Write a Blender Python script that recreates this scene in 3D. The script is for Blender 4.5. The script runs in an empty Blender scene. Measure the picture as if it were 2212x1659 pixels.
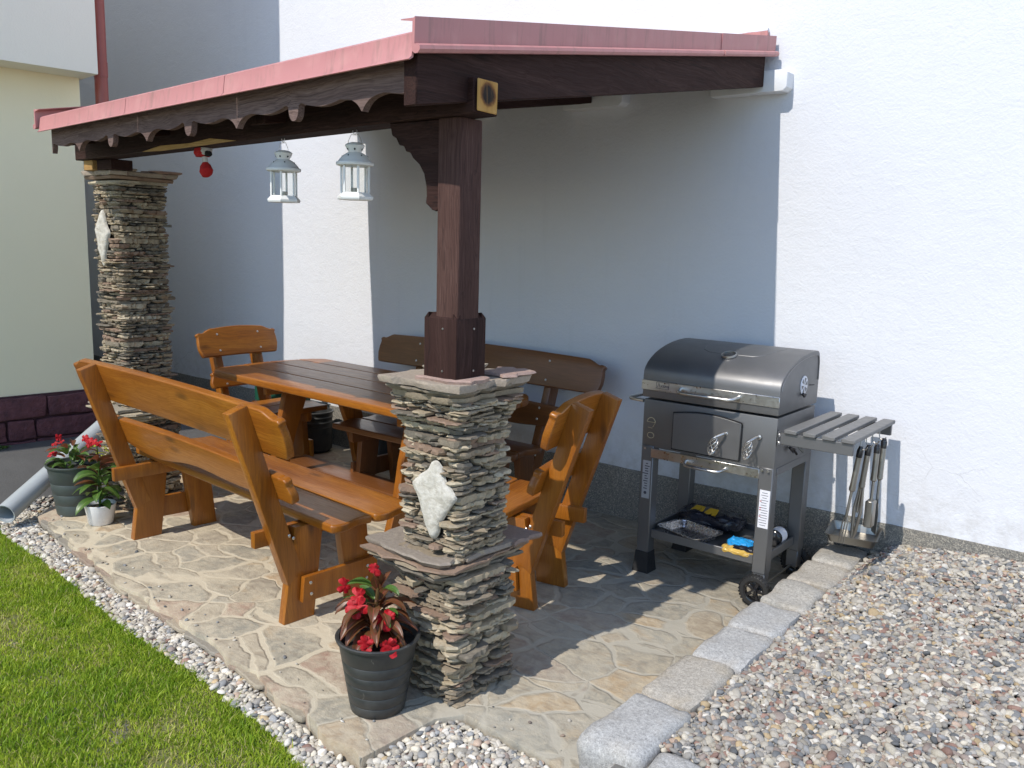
import bpy, bmesh, math, random
import numpy as np
from mathutils import Vector, Matrix, noise as mnoise
R = math.radians
PI = math.pi
rnd = random.Random(11)
sc = bpy.context.scene
col = sc.collection

# ------------------------------------------------------------------ camera, sky, sun, exposure
def cam_axes(yaw, pitch, roll):
    cy, sy = math.cos(yaw), math.sin(yaw)
    f = Vector((-sy*math.cos(pitch), cy*math.cos(pitch), -math.sin(pitch)))
    r = Vector((cy, sy, 0)); u = r.cross(f)
    return (r*math.cos(roll)+u*math.sin(roll), -r*math.sin(roll)+u*math.cos(roll), f)
cr, cu, cf = cam_axes(R(38.5), R(9.35), R(1.6))
cam = bpy.data.cameras.new('camera')
cam.sensor_width = 36; cam.lens = 36*1850/2212; cam.clip_start = 0.05; cam.clip_end = 500
cam_o = bpy.data.objects.new('camera', cam); col.objects.link(cam_o)
cam_o.matrix_world = Matrix(((cr.x, cu.x, -cf.x, 0), (cr.y, cu.y, -cf.y, 0), (cr.z, cu.z, -cf.z, 1.6), (0, 0, 0, 1)))
sc.camera = cam_o

SUN = Vector((0.075, 1.0, -1.14))
w = bpy.data.worlds.new('World'); sc.world = w; w.use_nodes = True
wn = w.node_tree
bg = wn.nodes['Background']
sky = wn.nodes.new('ShaderNodeTexSky'); sky.sky_type = 'NISHITA'; sky.sun_disc = False
sky.sun_elevation = math.atan2(1.14, math.hypot(0.075, 1.0)); sky.sun_rotation = R(180)+math.atan2(0.075, 1.0)
sky.air_density = 1.0; sky.dust_density = 0.2; sky.ozone_density = 3.0
wn.links.new(sky.outputs[0], bg.inputs[0]); bg.inputs[1].default_value = 0.15
sl = bpy.data.lights.new('sun', 'SUN'); sl.energy = 2.72; sl.angle = R(0.53); sl.color = (1.0, 0.94, 0.86)
so = bpy.data.objects.new('sun', sl); col.objects.link(so); so.location = (0, -6, 8)
so.rotation_euler = SUN.to_track_quat('-Z', 'Y').to_euler()
sc.view_settings.view_transform = 'Standard'; sc.view_settings.look = 'None'
sc.view_settings.exposure = 0.62; sc.view_settings.gamma = 1.0

# ------------------------------------------------------------------ material helpers
class MT:
    def __init__(s, name, rough=0.6, metal=0.0, color=None, spec=None):
        s.m = bpy.data.materials.new(name); s.m.use_nodes = True
        s.t = s.m.node_tree; s.b = s.t.nodes['Principled BSDF']
        s.b.inputs['Roughness'].default_value = rough; s.b.inputs['Metallic'].default_value = metal
        if color: s.b.inputs['Base Color'].default_value = (*color, 1)
        if spec is not None: s.b.inputs['Specular IOR Level'].default_value = spec
    def n(s, typ, **k):
        x = s.t.nodes.new('ShaderNode'+typ)
        for a, v in k.items():
            if a in x.inputs.keys(): s.put(x.inputs[a], v)
            else: setattr(x, a, v)
        return x
    def put(s, sock, v):
        if isinstance(v, bpy.types.NodeSocket): s.t.links.new(v, sock)
        elif isinstance(v, bpy.types.Node): s.t.links.new(v.outputs[0], sock)
        else: sock.default_value = v
    def attr(s, name): return s.n('Attribute', attribute_name=name)
    def obj(s): return s.n('TexCoord').outputs['Object']
    def mapped(s, v, scale, loc=(0, 0, 0)):
        m = s.n('Mapping'); s.put(m.inputs['Vector'], v); m.inputs['Scale'].default_value = scale; m.inputs['Location'].default_value = loc
        return m.outputs[0]
    def noise(s, v, scale, detail=4, rough=0.55, dist=0.0):
        x = s.n('TexNoise', Scale=scale, Detail=detail, Roughness=rough, Distortion=dist); s.put(x.inputs['Vector'], v); return x.outputs[0]
    def noisec(s, v, scale, detail=3):
        x = s.n('TexNoise', Scale=scale, Detail=detail); s.put(x.inputs['Vector'], v); return x.outputs['Color']
    def voro(s, v, scale, feature='F1', rand=1.0):
        x = s.n('TexVoronoi', feature=feature, Scale=scale); s.put(x.inputs['Vector'], v); x.inputs['Randomness'].default_value = rand; return x
    def ramp(s, fac, stops, interp='LINEAR'):
        x = s.n('ValToRGB'); s.put(x.inputs[0], fac); e = x.color_ramp.elements; x.color_ramp.interpolation = interp
        while len(e) < len(stops): e.new(0.5)
        for i, (p, c) in enumerate(stops):
            e[i].position = p; e[i].color = (*c, 1) if len(c) == 3 else c
        return x.outputs[0]
    def fr(s, fac, a, b, lo=0.0, hi=1.0):
        x = s.n('MapRange'); s.put(x.inputs['Value'], fac); x.inputs['From Min'].default_value = a; x.inputs['From Max'].default_value = b
        x.inputs['To Min'].default_value = lo; x.inputs['To Max'].default_value = hi; return x.outputs[0]
    def mix(s, fac, a, b, blend='MIX'):
        x = s.n('Mix', data_type='RGBA', blend_type=blend)
        s.put(x.inputs[0], fac)
        for sock, v in ((x.inputs[6], a), (x.inputs[7], b)):
            s.put(sock, (*v, 1) if isinstance(v, tuple) and len(v) == 3 else v)
        return x.outputs[2]
    def math(s, op, a, b=0.0):
        x = s.n('Math', operation=op); s.put(x.inputs[0], a); s.put(x.inputs[1], b); return x.outputs[0]
    def add(s, a, b, k=1.0):
        x = s.n('VectorMath', operation='MULTIPLY_ADD'); s.put(x.inputs[0], b); x.inputs[1].default_value = (k, k, k); s.put(x.inputs[2], a); return x.outputs[0]
    def color(s, v): s.put(s.b.inputs['Base Color'], v)
    def rough(s, v): s.put(s.b.inputs['Roughness'], v)
    def bump(s, h, strength=0.3, dist=0.01, chain=None):
        x = s.n('Bump', Strength=strength, Distance=dist); s.put(x.inputs['Height'], h)
        if chain: s.put(x.inputs['Normal'], chain)
        s.t.links.new(x.outputs[0], s.b.inputs['Normal']); return x.outputs[0]

def mat_plain(name, c, rough=0.5, metal=0.0, var=0.15, scale=8, bump=0.0, bscale=60, spec=None, coat=0.0):
    m = MT(name, rough, metal, c, spec)
    o = m.obj()
    nz = m.noise(o, scale, 5)
    m.color(m.mix(nz, tuple(x*(1-var) for x in c), tuple(min(1, x*(1+var)) for x in c)))
    m.rough(m.fr(m.noise(o, scale*2.3, 4), 0.3, 0.7, max(0.03, rough-0.08), min(1, rough+0.08)))
    if bump: m.bump(m.noise(o, bscale, 4), bump, 0.004)
    if coat: m.b.inputs['Coat Weight'].default_value = coat; m.b.inputs['Coat Roughness'].default_value = 0.12
    return m.m

def mat_wood(name, dark, mid, light, rough=0.4, coat=0.0, stretch=14, fine=0.5, bump=0.15, crack=0.0, knots=0.0):
    m = MT(name, rough)
    g = m.attr('gco').outputs['Vector']
    wob = m.add(g, m.noisec(m.mapped(g, (2, 2, 2)), 1.5), 0.06)
    big = m.noise(m.mapped(wob, (0.9, stretch*0.8, stretch*0.8)), 1.4, 5, 0.6, 0.4)
    c = m.ramp(big, [(0.28, dark), (0.5, mid), (0.74, light)])
    fin = m.noise(m.mapped(wob, (5, stretch*14, stretch*14)), 1.0, 4, 0.65)
    c = m.mix(m.fr(fin, 0.35, 0.65, fine, 0.0), c, tuple(x*0.55 for x in dark), 'MIX')
    blot = m.noise(g, 0.9, 2)
    c = m.mix(m.fr(blot, 0.3, 0.7, 0.0, 0.4), c, tuple(x*0.8 for x in mid))
    tint = m.noise(m.mapped(g, (0.05, 0.13, 0.13)), 1.0, 1)
    c = m.mix(m.fr(tint, 0.35, 0.65, 0.0, 0.5), c, m.mix(0.5, dark, mid))
    h = fin
    if crack:
        cr_ = m.noise(m.mapped(wob, (0.7, 26, 26)), 1.0, 2, 0.5)
        ck = m.fr(m.math('ABSOLUTE', m.math('SUBTRACT', cr_, 0.5)), 0.0, 0.012, 1.0, 0.0)
        c = m.mix(m.math('MULTIPLY', ck, crack), c, (0.008, 0.006, 0.006))
    if knots:
        v = m.voro(m.mapped(g, (2.2, 7, 7)), 1.0)
        kn = m.fr(v.outputs['Distance'], 0.04, 0.17, knots, 0.0)
        c = m.mix(kn, c, tuple(x*0.35 for x in dark))
    m.color(c)
    m.rough(m.fr(fin, 0.3, 0.7, rough+0.12, rough-0.06))
    if bump: m.bump(h, bump, 0.002)
    if coat:
        m.b.inputs['Coat Weight'].default_value = coat; m.b.inputs['Coat Roughness'].default_value = 0.13
    return m.m

def mat_plaster(name, c, c2, bump=0.45, scale=60, stain=0.0):
    m = MT(name, 0.9)
    o = m.obj()
    n1 = m.noise(o, 3.0, 6, 0.6); n2 = m.noise(o, scale, 5, 0.6); n3 = m.noise(o, 9, 5, 0.6, 1.2)
    cc = m.mix(n1, c, c2)
    if stain:
        st = m.noise(m.mapped(o, (1, 1, 0.35)), 5, 6, 0.7)
        cc = m.mix(m.fr(st, 0.62, 0.8, 0, stain), cc, tuple(x*0.72 for x in c))
    m.color(cc)
    b = m.bump(n3, bump*0.45, 0.014)
    m.bump(n2, bump, 0.006, b)
    return m.m

def mat_attr_stone(name, attr='tone', rough=0.85, bump=0.6, scale=70, mul=1.0, vmix=0.35):
    m = MT(name, rough)
    o = m.obj(); c = m.attr(attr).outputs['Color']
    n = m.noise(o, scale, 5, 0.65)
    c2 = m.mix(m.fr(n, 0.3, 0.7, vmix, 0), c, (0.06, 0.055, 0.046))
    lich = m.noise(o, scale*0.35, 4, 0.6)
    c2 = m.mix(m.fr(lich, 0.58, 0.75, 0, 0.35), c2, (0.42, 0.37, 0.27))
    m.color(c2)
    if bump: m.bump(n, bump, 0.006)
    return m.m

M = {}
def mat_wall():
    m = MT('white_plaster', 0.9); o = m.obj()
    n1 = m.noise(o, 1.6, 6, 0.6); n2 = m.noise(o, 75, 5, 0.6); n3 = m.noise(o, 8, 6, 0.62, 1.4)
    trow = m.noise(m.mapped(m.add(o, m.noisec(o, 3, 3), 0.25), (3, 3, 9)), 1.6, 5, 0.6, 0.8)
    c = m.mix(n1, (0.645, 0.655, 0.685), (0.705, 0.712, 0.735))
    c = m.mix(m.fr(trow, 0.35, 0.7, 0.0, 0.35), c, (0.64, 0.655, 0.69))
    st = m.noise(m.mapped(o, (7, 7, 0.5)), 1.0, 6, 0.7)
    c = m.mix(m.fr(st, 0.56, 0.85, 0, 0.22), c, (0.44, 0.45, 0.46))
    sp = m.n('SeparateXYZ'); m.put(sp.inputs[0], o)
    low = m.math('MULTIPLY', m.fr(sp.outputs['Z'], 0.30, 0.62, 1.0, 0.0), m.fr(m.noise(o, 14, 6, 0.7), 0.40, 0.7, 0.0, 0.6))
    c = m.mix(low, c, (0.42, 0.40, 0.36))
    ck = m.voro(m.add(m.mapped(o, (1, 0.0, 1.6)), m.noisec(o, 5, 5), 0.22), 0.9, 'DISTANCE_TO_EDGE')
    cm = m.math('MULTIPLY', m.fr(ck.outputs['Distance'], 0.0, 0.004, 1.0, 0.0), m.math('MULTIPLY', m.fr(sp.outputs['Z'], 0.4, 1.0, 0.5, 0.0), m.fr(m.noise(o, 2.5, 2), 0.52, 0.6)))
    c = m.mix(cm, c, (0.30, 0.29, 0.28))
    m.color(c)
    b = m.bump(n3, 0.22, 0.014); b = m.bump(trow, 0.18, 0.01, b); m.bump(n2, 0.38, 0.006, b)
    return m.m
M['white_plaster'] = mat_wall()
M['yellow_plaster'] = mat_plaster('yellow_plaster', (0.90, 0.82, 0.58), (0.87, 0.79, 0.56), 0.2, 90, 0.25)
M['cream_plaster'] = mat_plaster('cream_plaster', (0.86, 0.82, 0.70), (0.83, 0.79, 0.67), 0.2, 90, 0.25)
M['wood_stain'] = mat_wood('dark_stained_wood', (0.017, 0.0075, 0.006), (0.045, 0.020, 0.016), (0.085, 0.044, 0.035), 0.75, 0, 14, 0.7, 0.5, 0.6, 0.8)
M['wood_board'] = mat_wood('weathered_board_wood', (0.052, 0.025, 0.020), (0.097, 0.052, 0.043), (0.16, 0.095, 0.08), 0.8, 0, 14, 0.8, 0.5, 0.4, 0.5)
M['wood_valance'] = mat_wood('weathered_valance_wood', (0.12, 0.075, 0.066), (0.21, 0.145, 0.127), (0.29, 0.21, 0.185), 0.8, 0, 14, 0.8, 0.5, 0.4, 0.5)
M['wood_oak'] = mat_wood('varnished_wood', (0.16, 0.042, 0.0035), (0.37, 0.124, 0.010), (0.51, 0.205, 0.024), 0.36, 0.22, 12, 0.55, 0.12, 0.0, 0.85)
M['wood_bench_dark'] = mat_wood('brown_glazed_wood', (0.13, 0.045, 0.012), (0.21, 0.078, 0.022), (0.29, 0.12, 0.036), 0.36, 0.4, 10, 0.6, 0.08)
M['bare_wood'] = mat_wood('bare_wood', (0.30, 0.16, 0.05), (0.48, 0.29, 0.10), (0.60, 0.40, 0.17), 0.8, 0, 14, 0.6, 0.3)
M['white_wood'] = mat_plain('white_painted_wood', (0.74, 0.75, 0.76), 0.7, 0, 0.05, 20, 0.4, 40)
for k_ in ('wood_stain', 'wood_board', 'wood_valance'): M[k_].node_tree.nodes['Principled BSDF'].inputs['Specular IOR Level'].default_value = 0.18

def mat_redmetal():
    m = MT('red_sheet_metal', 0.42)
    o = m.obj()
    n = m.noise(o, 4, 5)
    st = m.noise(m.mapped(o, (30, 30, 3)), 1.0, 5, 0.7)
    c = m.mix(n, (0.44, 0.175, 0.17), (0.50, 0.225, 0.215))
    c = m.mix(m.fr(st, 0.52, 0.75, 0, 0.75), c, (0.25, 0.14, 0.12))
    pale = m.noise(o, 11, 4)
    c = m.mix(m.fr(pale, 0.5, 0.8, 0, 0.35), c, (0.62, 0.34, 0.30))
    m.color(c); m.rough(m.fr(n, 0.3, 0.7, 0.35, 0.55)); m.bump(m.noise(o, 25, 3), 0.05, 0.005)
    return m.m
M['red_metal'] = mat_redmetal()

def mat_pipe():
    m = MT('red_brown_pipe_metal', 0.3); o = m.obj()
    m.color(m.mix(m.noise(o, 6, 4), (0.26, 0.055, 0.045), (0.33, 0.085, 0.07))); return m.m
M['pipe_metal'] = mat_pipe()
M['red_sheet'] = mat_plain('faded_roof_sheet', (0.40, 0.20, 0.19), 0.6, 0, 0.2, 5)

def mat_dado():
    m = MT('red_brown_block_stone', 0.85); o = m.obj()
    v = m.noise(o, 14, 6, 0.65)
    c = m.ramp(v, [(0.3, (0.075, 0.028, 0.034)), (0.6, (0.14, 0.05, 0.058)), (0.8, (0.20, 0.085, 0.09))])
    m.color(c); m.bump(m.noise(o, 22, 6, 0.6), 0.8, 0.03); return m.m
M['dado'] = mat_dado()
M['dado_joint'] = mat_plain('dark_red_mortar', (0.07, 0.028, 0.033), 0.9, 0, 0.3, 30)

def mat_terrazzo():
    m = MT('speckled_plinth_plaster', 0.7); o = m.obj()
    v = m.voro(o, 190); n = m.noise(o, 5, 4)
    c = m.ramp(m.fr(v.outputs['Color'], 0, 1), [(0.0, (0.09, 0.09, 0.086)), (0.45, (0.20, 0.19, 0.17)), (0.75, (0.33, 0.30, 0.25)), (0.95, (0.5, 0.47, 0.40))])
    c = m.mix(m.fr(n, 0.3, 0.7, 0, 0.35), c, (0.16, 0.15, 0.12))
    m.color(c); m.bump(v.outputs['Distance'], 0.4, 0.003); return m.m
M['terrazzo'] = mat_terrazzo()

M['slate'] = mat_attr_stone('stacked_slate')
M['mortar'] = mat_plain('old_mortar', (0.045, 0.04, 0.034), 0.95, 0, 0.4, 30, 0.8, 80)
def mat_palestone():
    m = MT('pale_field_stone', 0.9); o = m.obj()
    n = m.noise(o, 45, 6, 0.65); c = m.ramp(n, [(0.3, (0.40, 0.365, 0.30)), (0.55, (0.56, 0.53, 0.46)), (0.75, (0.66, 0.63, 0.57))])
    m.color(c); m.bump(n, 0.7, 0.008); return m.m
M['pale_stone'] = mat_palestone()

def mat_flag():
    m = MT('flagstone_paving', 0.8); o = m.obj()
    p = m.add(o, m.noisec(o, 2.2, 2), 0.22)
    p = m.add(p, m.noisec(o, 11, 4), 0.05)
    sp0 = m.n('SeparateXYZ'); m.put(sp0.inputs[0], o)
    p = m.mapped(p, (0.80, 1.05, 0.0))
    v = m.voro(p, 5.2); e = m.voro(p, 5.2, 'DISTANCE_TO_EDGE')
    rc = m.n('SeparateColor'); m.put(rc.inputs[0], v.outputs['Color'])
    stone = m.ramp(rc.outputs[0], [(0.0, (0.25, 0.215, 0.165)), (0.2, (0.33, 0.28, 0.205)), (0.36, (0.21, 0.20, 0.165)), (0.5, (0.40, 0.27, 0.15)), (0.64, (0.27, 0.24, 0.185)), (0.76, (0.30, 0.18, 0.13)), (0.88, (0.23, 0.225, 0.195))], 'CONSTANT')
    sp = m.n('SeparateXYZ'); m.put(sp.inputs[0], o)
    grey = m.fr(m.math('ADD', sp.outputs['X'], m.math('MULTIPLY', sp.outputs['Y'], 0.15)), -2.2, -1.35, 0.0, 1.0)
    stone = m.mix(m.math('MULTIPLY', grey, 0.6), stone, m.ramp(rc.outputs[1], [(0, (0.20, 0.20, 0.175)), (0.5, (0.26, 0.25, 0.21)), (0.85, (0.33, 0.25, 0.15))], 'CONSTANT'))
    n = m.noise(o, 20, 7, 0.65, 0.6); n2 = m.noise(m.mapped(o, (6, 22, 6)), 1.5, 5, 0.6, 0.8)
    stone = m.mix(m.fr(n, 0.32, 0.68, 0.0, 0.75), stone, (0.50, 0.43, 0.31))
    stone = m.mix(m.fr(n2, 0.5, 0.72, 0.0, 0.7), stone, (0.22, 0.175, 0.125))
    rust = m.noise(o, 4.2, 4, 0.6, 0.6); stone = m.mix(m.fr(rust, 0.6, 0.72, 0.0, 0.6), stone, (0.42, 0.26, 0.11))
    mort = m.mix(m.noise(o, 30, 6), (0.45, 0.385, 0.275), (0.57, 0.50, 0.37))
    mort = m.mix(m.math('MULTIPLY', grey, 0.75), mort, m.mix(m.noise(m.mapped(o, (5, 16, 5)), 1.2, 5, 0.6, 1.0), (0.24, 0.235, 0.20), (0.43, 0.40, 0.335)))
    thr = m.fr(m.noise(o, 3.3, 3), 0.35, 0.65, 0.004, 0.075)
    d = m.math('SUBTRACT', e.outputs['Distance'], thr)
    mask = m.math('MULTIPLY', m.fr(d, -0.015, 0.03, 0.0, 1.0), m.fr(m.noise(o, 4.5, 7, 0.7), 0.36, 0.56, 0.25, 1.0))
    c = m.mix(mask, mort, stone)
    edge = m.fr(m.math('ABSOLUTE', m.math('SUBTRACT', d, 0.004)), 0.0, 0.014, 0.4, 0.0)
    gate = m.fr(m.noise(o, 6, 3), 0.5, 0.6)
    c = m.mix(m.math('MULTIPLY', edge, gate), c, (0.10, 0.085, 0.065))
    m.color(c)
    m.rough(m.fr(n, 0.3, 0.7, 0.65, 0.9))
    hh = m.math('ADD', m.math('MULTIPLY', mask, 0.6), m.math('MULTIPLY', n, 0.35))
    b = m.bump(hh, 0.7, 0.012)
    m.bump(m.noise(o, 130, 4), 0.35, 0.002, b)
    return m.m
M['flag'] = mat_flag()

def mat_granite(name, base, warm):
    m = MT(name, 0.8); o = m.obj()
    v = m.mix(0.5, m.noise(o, 260, 3, 0.7), m.noise(o, 90, 4, 0.7)); n = m.noise(o, 9, 4)
    c = m.ramp(v, [(0.33, tuple(x*0.45 for x in base)), (0.5, base), (0.66, tuple(min(1, x*1.55) for x in base))])
    c = m.mix(m.fr(n, 0.45, 0.75, 0, warm), c, (0.36, 0.29, 0.19)); c = m.mix(m.fr(m.noise(o, 26, 5, 0.65), 0.5, 0.75, 0, 0.4), c, tuple(x*0.55 for x in base))
    m.color(c); m.bump(m.noise(o, 70, 5, 0.65), 0.45, 0.004); return m.m
M['granite_grey'] = mat_granite('grey_granite', (0.37, 0.365, 0.35), 0.25)
M['granite_warm'] = mat_granite('warm_granite', (0.37, 0.35, 0.31), 0.4)
M['granite_tan'] = mat_granite('tan_granite', (0.37, 0.34, 0.29), 0.45)

def mat_attr(name, attr='tone', rough=0.7, var=0.25, scale=200, spec=0.5, sub=0.0):
    m = MT(name, rough, spec=spec); c = m.attr(attr).outputs['Color']; o = m.obj()
    n = m.noise(o, scale, 3)
    m.color(m.mix(m.fr(n, 0.3, 0.7, var, 0), c, (0.06, 0.055, 0.05))); return m.m
M['pebble'] = mat_attr('river_pebble', rough=0.8, spec=0.25)
def mat_grass():
    m = MT('grass_blade', 0.5, spec=0.3); c = m.attr('tone').outputs['Color']
    m.color(c)
    tr = m.n('BsdfTranslucent'); m.put(tr.inputs['Color'], m.mix(0.5, c, (0.25, 0.42, 0.03)))
    ms = m.n('MixShader'); ms.inputs[0].default_value = 0.35
    out = m.t.nodes['Material Output']
    m.t.links.new(m.b.outputs[0], ms.inputs[1]); m.t.links.new(tr.outputs[0], ms.inputs[2]); m.t.links.new(ms.outputs[0], out.inputs[0])
    return m.m
M['grass'] = mat_grass()
def mat_leaf(name, top, back, rib):
    m = MT(name, 0.38, spec=0.5); o = m.attr('gco').outputs['Vector']
    sp = m.n('SeparateXYZ'); m.put(sp.inputs[0], o)
    y = m.math('ABSOLUTE', sp.outputs['Y'])
    n = m.noise(o, 3, 3)
    c = m.mix(n, top, back)
    c = m.mix(m.fr(y, 0.0, 0.09, 0.85, 0.0), c, rib)
    m.color(c)
    tr = m.n('BsdfTranslucent'); m.put(tr.inputs['Color'], m.mix(0.4, c, rib))
    ms = m.n('MixShader'); ms.inputs[0].default_value = 0.25
    out = m.t.nodes['Material Output']
    m.t.links.new(m.b.outputs[0], ms.inputs[1]); m.t.links.new(tr.outputs[0], ms.inputs[2]); m.t.links.new(ms.outputs[0], out.inputs[0])
    return m.m
M['leaf_bronze'] = mat_leaf('bronze_leaf', (0.055, 0.085, 0.018), (0.24, 0.035, 0.028), (0.46, 0.10, 0.075))
M['leaf_green'] = mat_leaf('green_leaf', (0.045, 0.11, 0.02), (0.10, 0.19, 0.035), (0.24, 0.30, 0.08))
M['leaf_lime'] = mat_leaf('lime_leaf', (0.40, 0.46, 0.04), (0.50, 0.52, 0.06), (0.52, 0.55, 0.12))
def mat_petal():
    m = MT('red_petal', 0.55, spec=0.3); o = m.obj(); n = m.noise(o, 55, 4, 0.6)
    c = m.ramp(n, [(0.3, (0.26, 0.004, 0.008)), (0.5, (0.50, 0.010, 0.018)), (0.72, (0.66, 0.05, 0.06))]); m.color(c)
    tr = m.n('BsdfTranslucent'); m.put(tr.inputs['Color'], c); ms = m.n('MixShader'); ms.inputs[0].default_value = 0.3
    out = m.t.nodes['Material Output']
    m.t.links.new(m.b.outputs[0], ms.inputs[1]); m.t.links.new(tr.outputs[0], ms.inputs[2]); m.t.links.new(ms.outputs[0], out.inputs[0]); return m.m
M['petal'] = mat_petal()
M['soil'] = mat_plain('potting_soil', (0.03, 0.026, 0.02), 0.95, 0, 0.5, 60, 1.0, 90)
def mat_pot():
    m = MT('black_plastic', 0.42); o = m.obj()
    n = m.noise(o, 12, 6, 0.7); sc_ = m.noise(m.mapped(o, (30, 30, 14)), 1.0, 3, 0.5, 1.5)
    c = m.mix(m.fr(n, 0.4, 0.75, 0, 0.6), (0.028, 0.03, 0.03), (0.075, 0.075, 0.068))
    c = m.mix(m.fr(sc_, 0.72, 0.76, 0, 0.6), c, (0.35, 0.33, 0.28))
    m.color(c); m.rough(m.fr(n, 0.3, 0.7, 0.33, 0.6)); return m.m
M['pot_black'] = mat_pot()
M['pot_dark_grey'] = mat_plain('dark_grey_plastic', (0.055, 0.068, 0.062), 0.45, 0, 0.2, 10)
M['pot_white'] = mat_plain('white_ceramic', (0.78, 0.78, 0.78), 0.25, 0, 0.03, 10)
M['pvc'] = mat_plain('grey_plastic_pipe', (0.40, 0.43, 0.44), 0.35, 0, 0.08, 6)
M['dark'] = mat_plain('black_void', (0.012, 0.012, 0.012), 0.9)
def mat_grill():
    m = MT('anthracite_grill_paint', 0.42, 0.78, None, 0.4); o = m.obj()
    n = m.noise(o, 7, 4)
    m.color(m.mix(n, (0.185, 0.186, 0.19), (0.215, 0.213, 0.21)))
    m.rough(m.fr(m.noise(o, 15, 4), 0.3, 0.7, 0.46, 0.55)); m.bump(m.noise(o, 500, 2), 0.03, 0.001); return m.m
M['grill'] = mat_grill()
M['slat'] = mat_plain('grey_painted_slat', (0.155, 0.153, 0.148), 0.5, 0, 0.08, 12)
M['steel'] = mat_plain('brushed_steel', (0.62, 0.61, 0.59), 0.33, 1.0, 0.05, 30)
M['steel_dull'] = mat_plain('dull_steel', (0.34, 0.325, 0.295), 0.42, 1.0, 0.15, 20)
M['rubber'] = mat_plain('black_rubber', (0.02, 0.02, 0.02), 0.6, 0, 0.3, 20)
M['black_gloss'] = mat_plain('black_gloss_plastic', (0.015, 0.015, 0.017), 0.2, 0, 0.2, 10)
M['label_white'] = mat_plain('printed_label', (0.72, 0.72, 0.76), 0.5, 0, 0.04, 30)
M['label_silver'] = mat_plain('silver_label', (0.40, 0.41, 0.43), 0.4, 0.2, 0.2, 60)
M['ink'] = mat_plain('label_ink', (0.05, 0.05, 0.07), 0.6)
M['ink_red'] = mat_plain('label_red_ink', (0.4, 0.05, 0.05), 0.6)
M['ink_silver'] = mat_plain('silver_print', (0.45, 0.38, 0.24), 0.4)
M['foil'] = mat_plain('aluminium_foil', (0.75, 0.75, 0.76), 0.25, 1.0, 0.05, 30, 0.8, 50)
M['bag_black'] = mat_plain('black_bag_film', (0.012, 0.013, 0.02), 0.3, 0, 0.3, 20, 0.8, 30)
M['print_yellow'] = mat_plain('yellow_print', (0.55, 0.33, 0.02), 0.5)
M['film_blue'] = mat_plain('blue_bag_film', (0.02, 0.28, 0.62), 0.25, 0, 0.2, 20, 0.8, 30)
M['film_gold'] = mat_plain('golden_bag_film', (0.55, 0.36, 0.08), 0.3, 0, 0.3, 20, 0.8, 30)
M['lantern'] = mat_plain('white_lacquer', (0.80, 0.80, 0.77), 0.4, 0, 0.05, 20)
M['wax'] = mat_plain('tealight_wax', (0.5, 0.48, 0.42), 0.5)
M['red_felt'] = mat_plain('red_felt', (0.42, 0.012, 0.012), 0.9, 0, 0.2, 40, 0.6, 200)
M['white_felt'] = mat_plain('white_felt', (0.55, 0.53, 0.50), 0.95, 0, 0.1, 40, 0.6, 200)
M['black_felt'] = mat_plain('black_felt', (0.015, 0.013, 0.013), 0.9)
M['bag_green'] = mat_plain('dark_green_plastic', (0.012, 0.075, 0.045), 0.4)
M['path'] = mat_plain('dark_path_concrete', (0.085, 0.083, 0.08), 0.9, 0, 0.35, 4, 0.6, 60)
M['earth'] = mat_plain('lawn_soil', (0.14, 0.15, 0.05), 0.95, 0, 0.4, 12, 0.8, 60)
M['gravel_bed'] = mat_plain('gravel_bed', (0.16, 0.15, 0.135), 0.95, 0, 0.4, 60, 0.8, 120)
M['ground'] = mat_plain('ground_far', (0.33, 0.315, 0.28), 0.95, 0, 0.4, 2)  # out-of-view ground kept pale to bounce light onto the shaded walls
def mat_glass():
    m = MT('lantern_glass', 0.03); m.b.inputs['Transmission Weight'].default_value = 1.0; m.b.inputs['IOR'].default_value = 1.1
    m.color(m.mix(m.noise(m.obj(), 10, 2), (0.95, 0.97, 0.96), (0.99, 1, 0.99))); return m.m
M['glass'] = mat_glass()
def mat_endgrain():
    m = MT('rotten_end_grain', 0.85); o = m.attr('gco').outputs['Vector']
    d = m.n('VectorMath', operation='LENGTH'); m.put(d.inputs[0], m.mapped(m.add(o, m.noisec(o, 30, 4), 0.014), (0.0, 1, 1), (0, -0.008, -0.012)))
    n = m.noise(o, 60, 5, 0.6)
    dist = m.math('ADD', d.outputs['Value'], m.math('MULTIPLY', m.math('SUBTRACT', n, 0.5), 0.012))
    c = m.ramp(m.fr(dist, 0.0, 0.064), [(0.0, (0.006, 0.004, 0.003)), (0.36, (0.012, 0.006, 0.003)), (0.5, (0.16, 0.06, 0.012)), (0.62, (0.42, 0.22, 0.05)), (1.0, (0.50, 0.29, 0.085))])
    c = m.mix(m.fr(m.noise(m.mapped(o, (1, 90, 6)), 1, 3), 0.5, 0.7, 0, 0.4), c, (0.25, 0.12, 0.03))
    m.color(c); m.bump(n, 0.6, 0.004); return m.m
M['end_grain'] = mat_endgrain()

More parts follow.
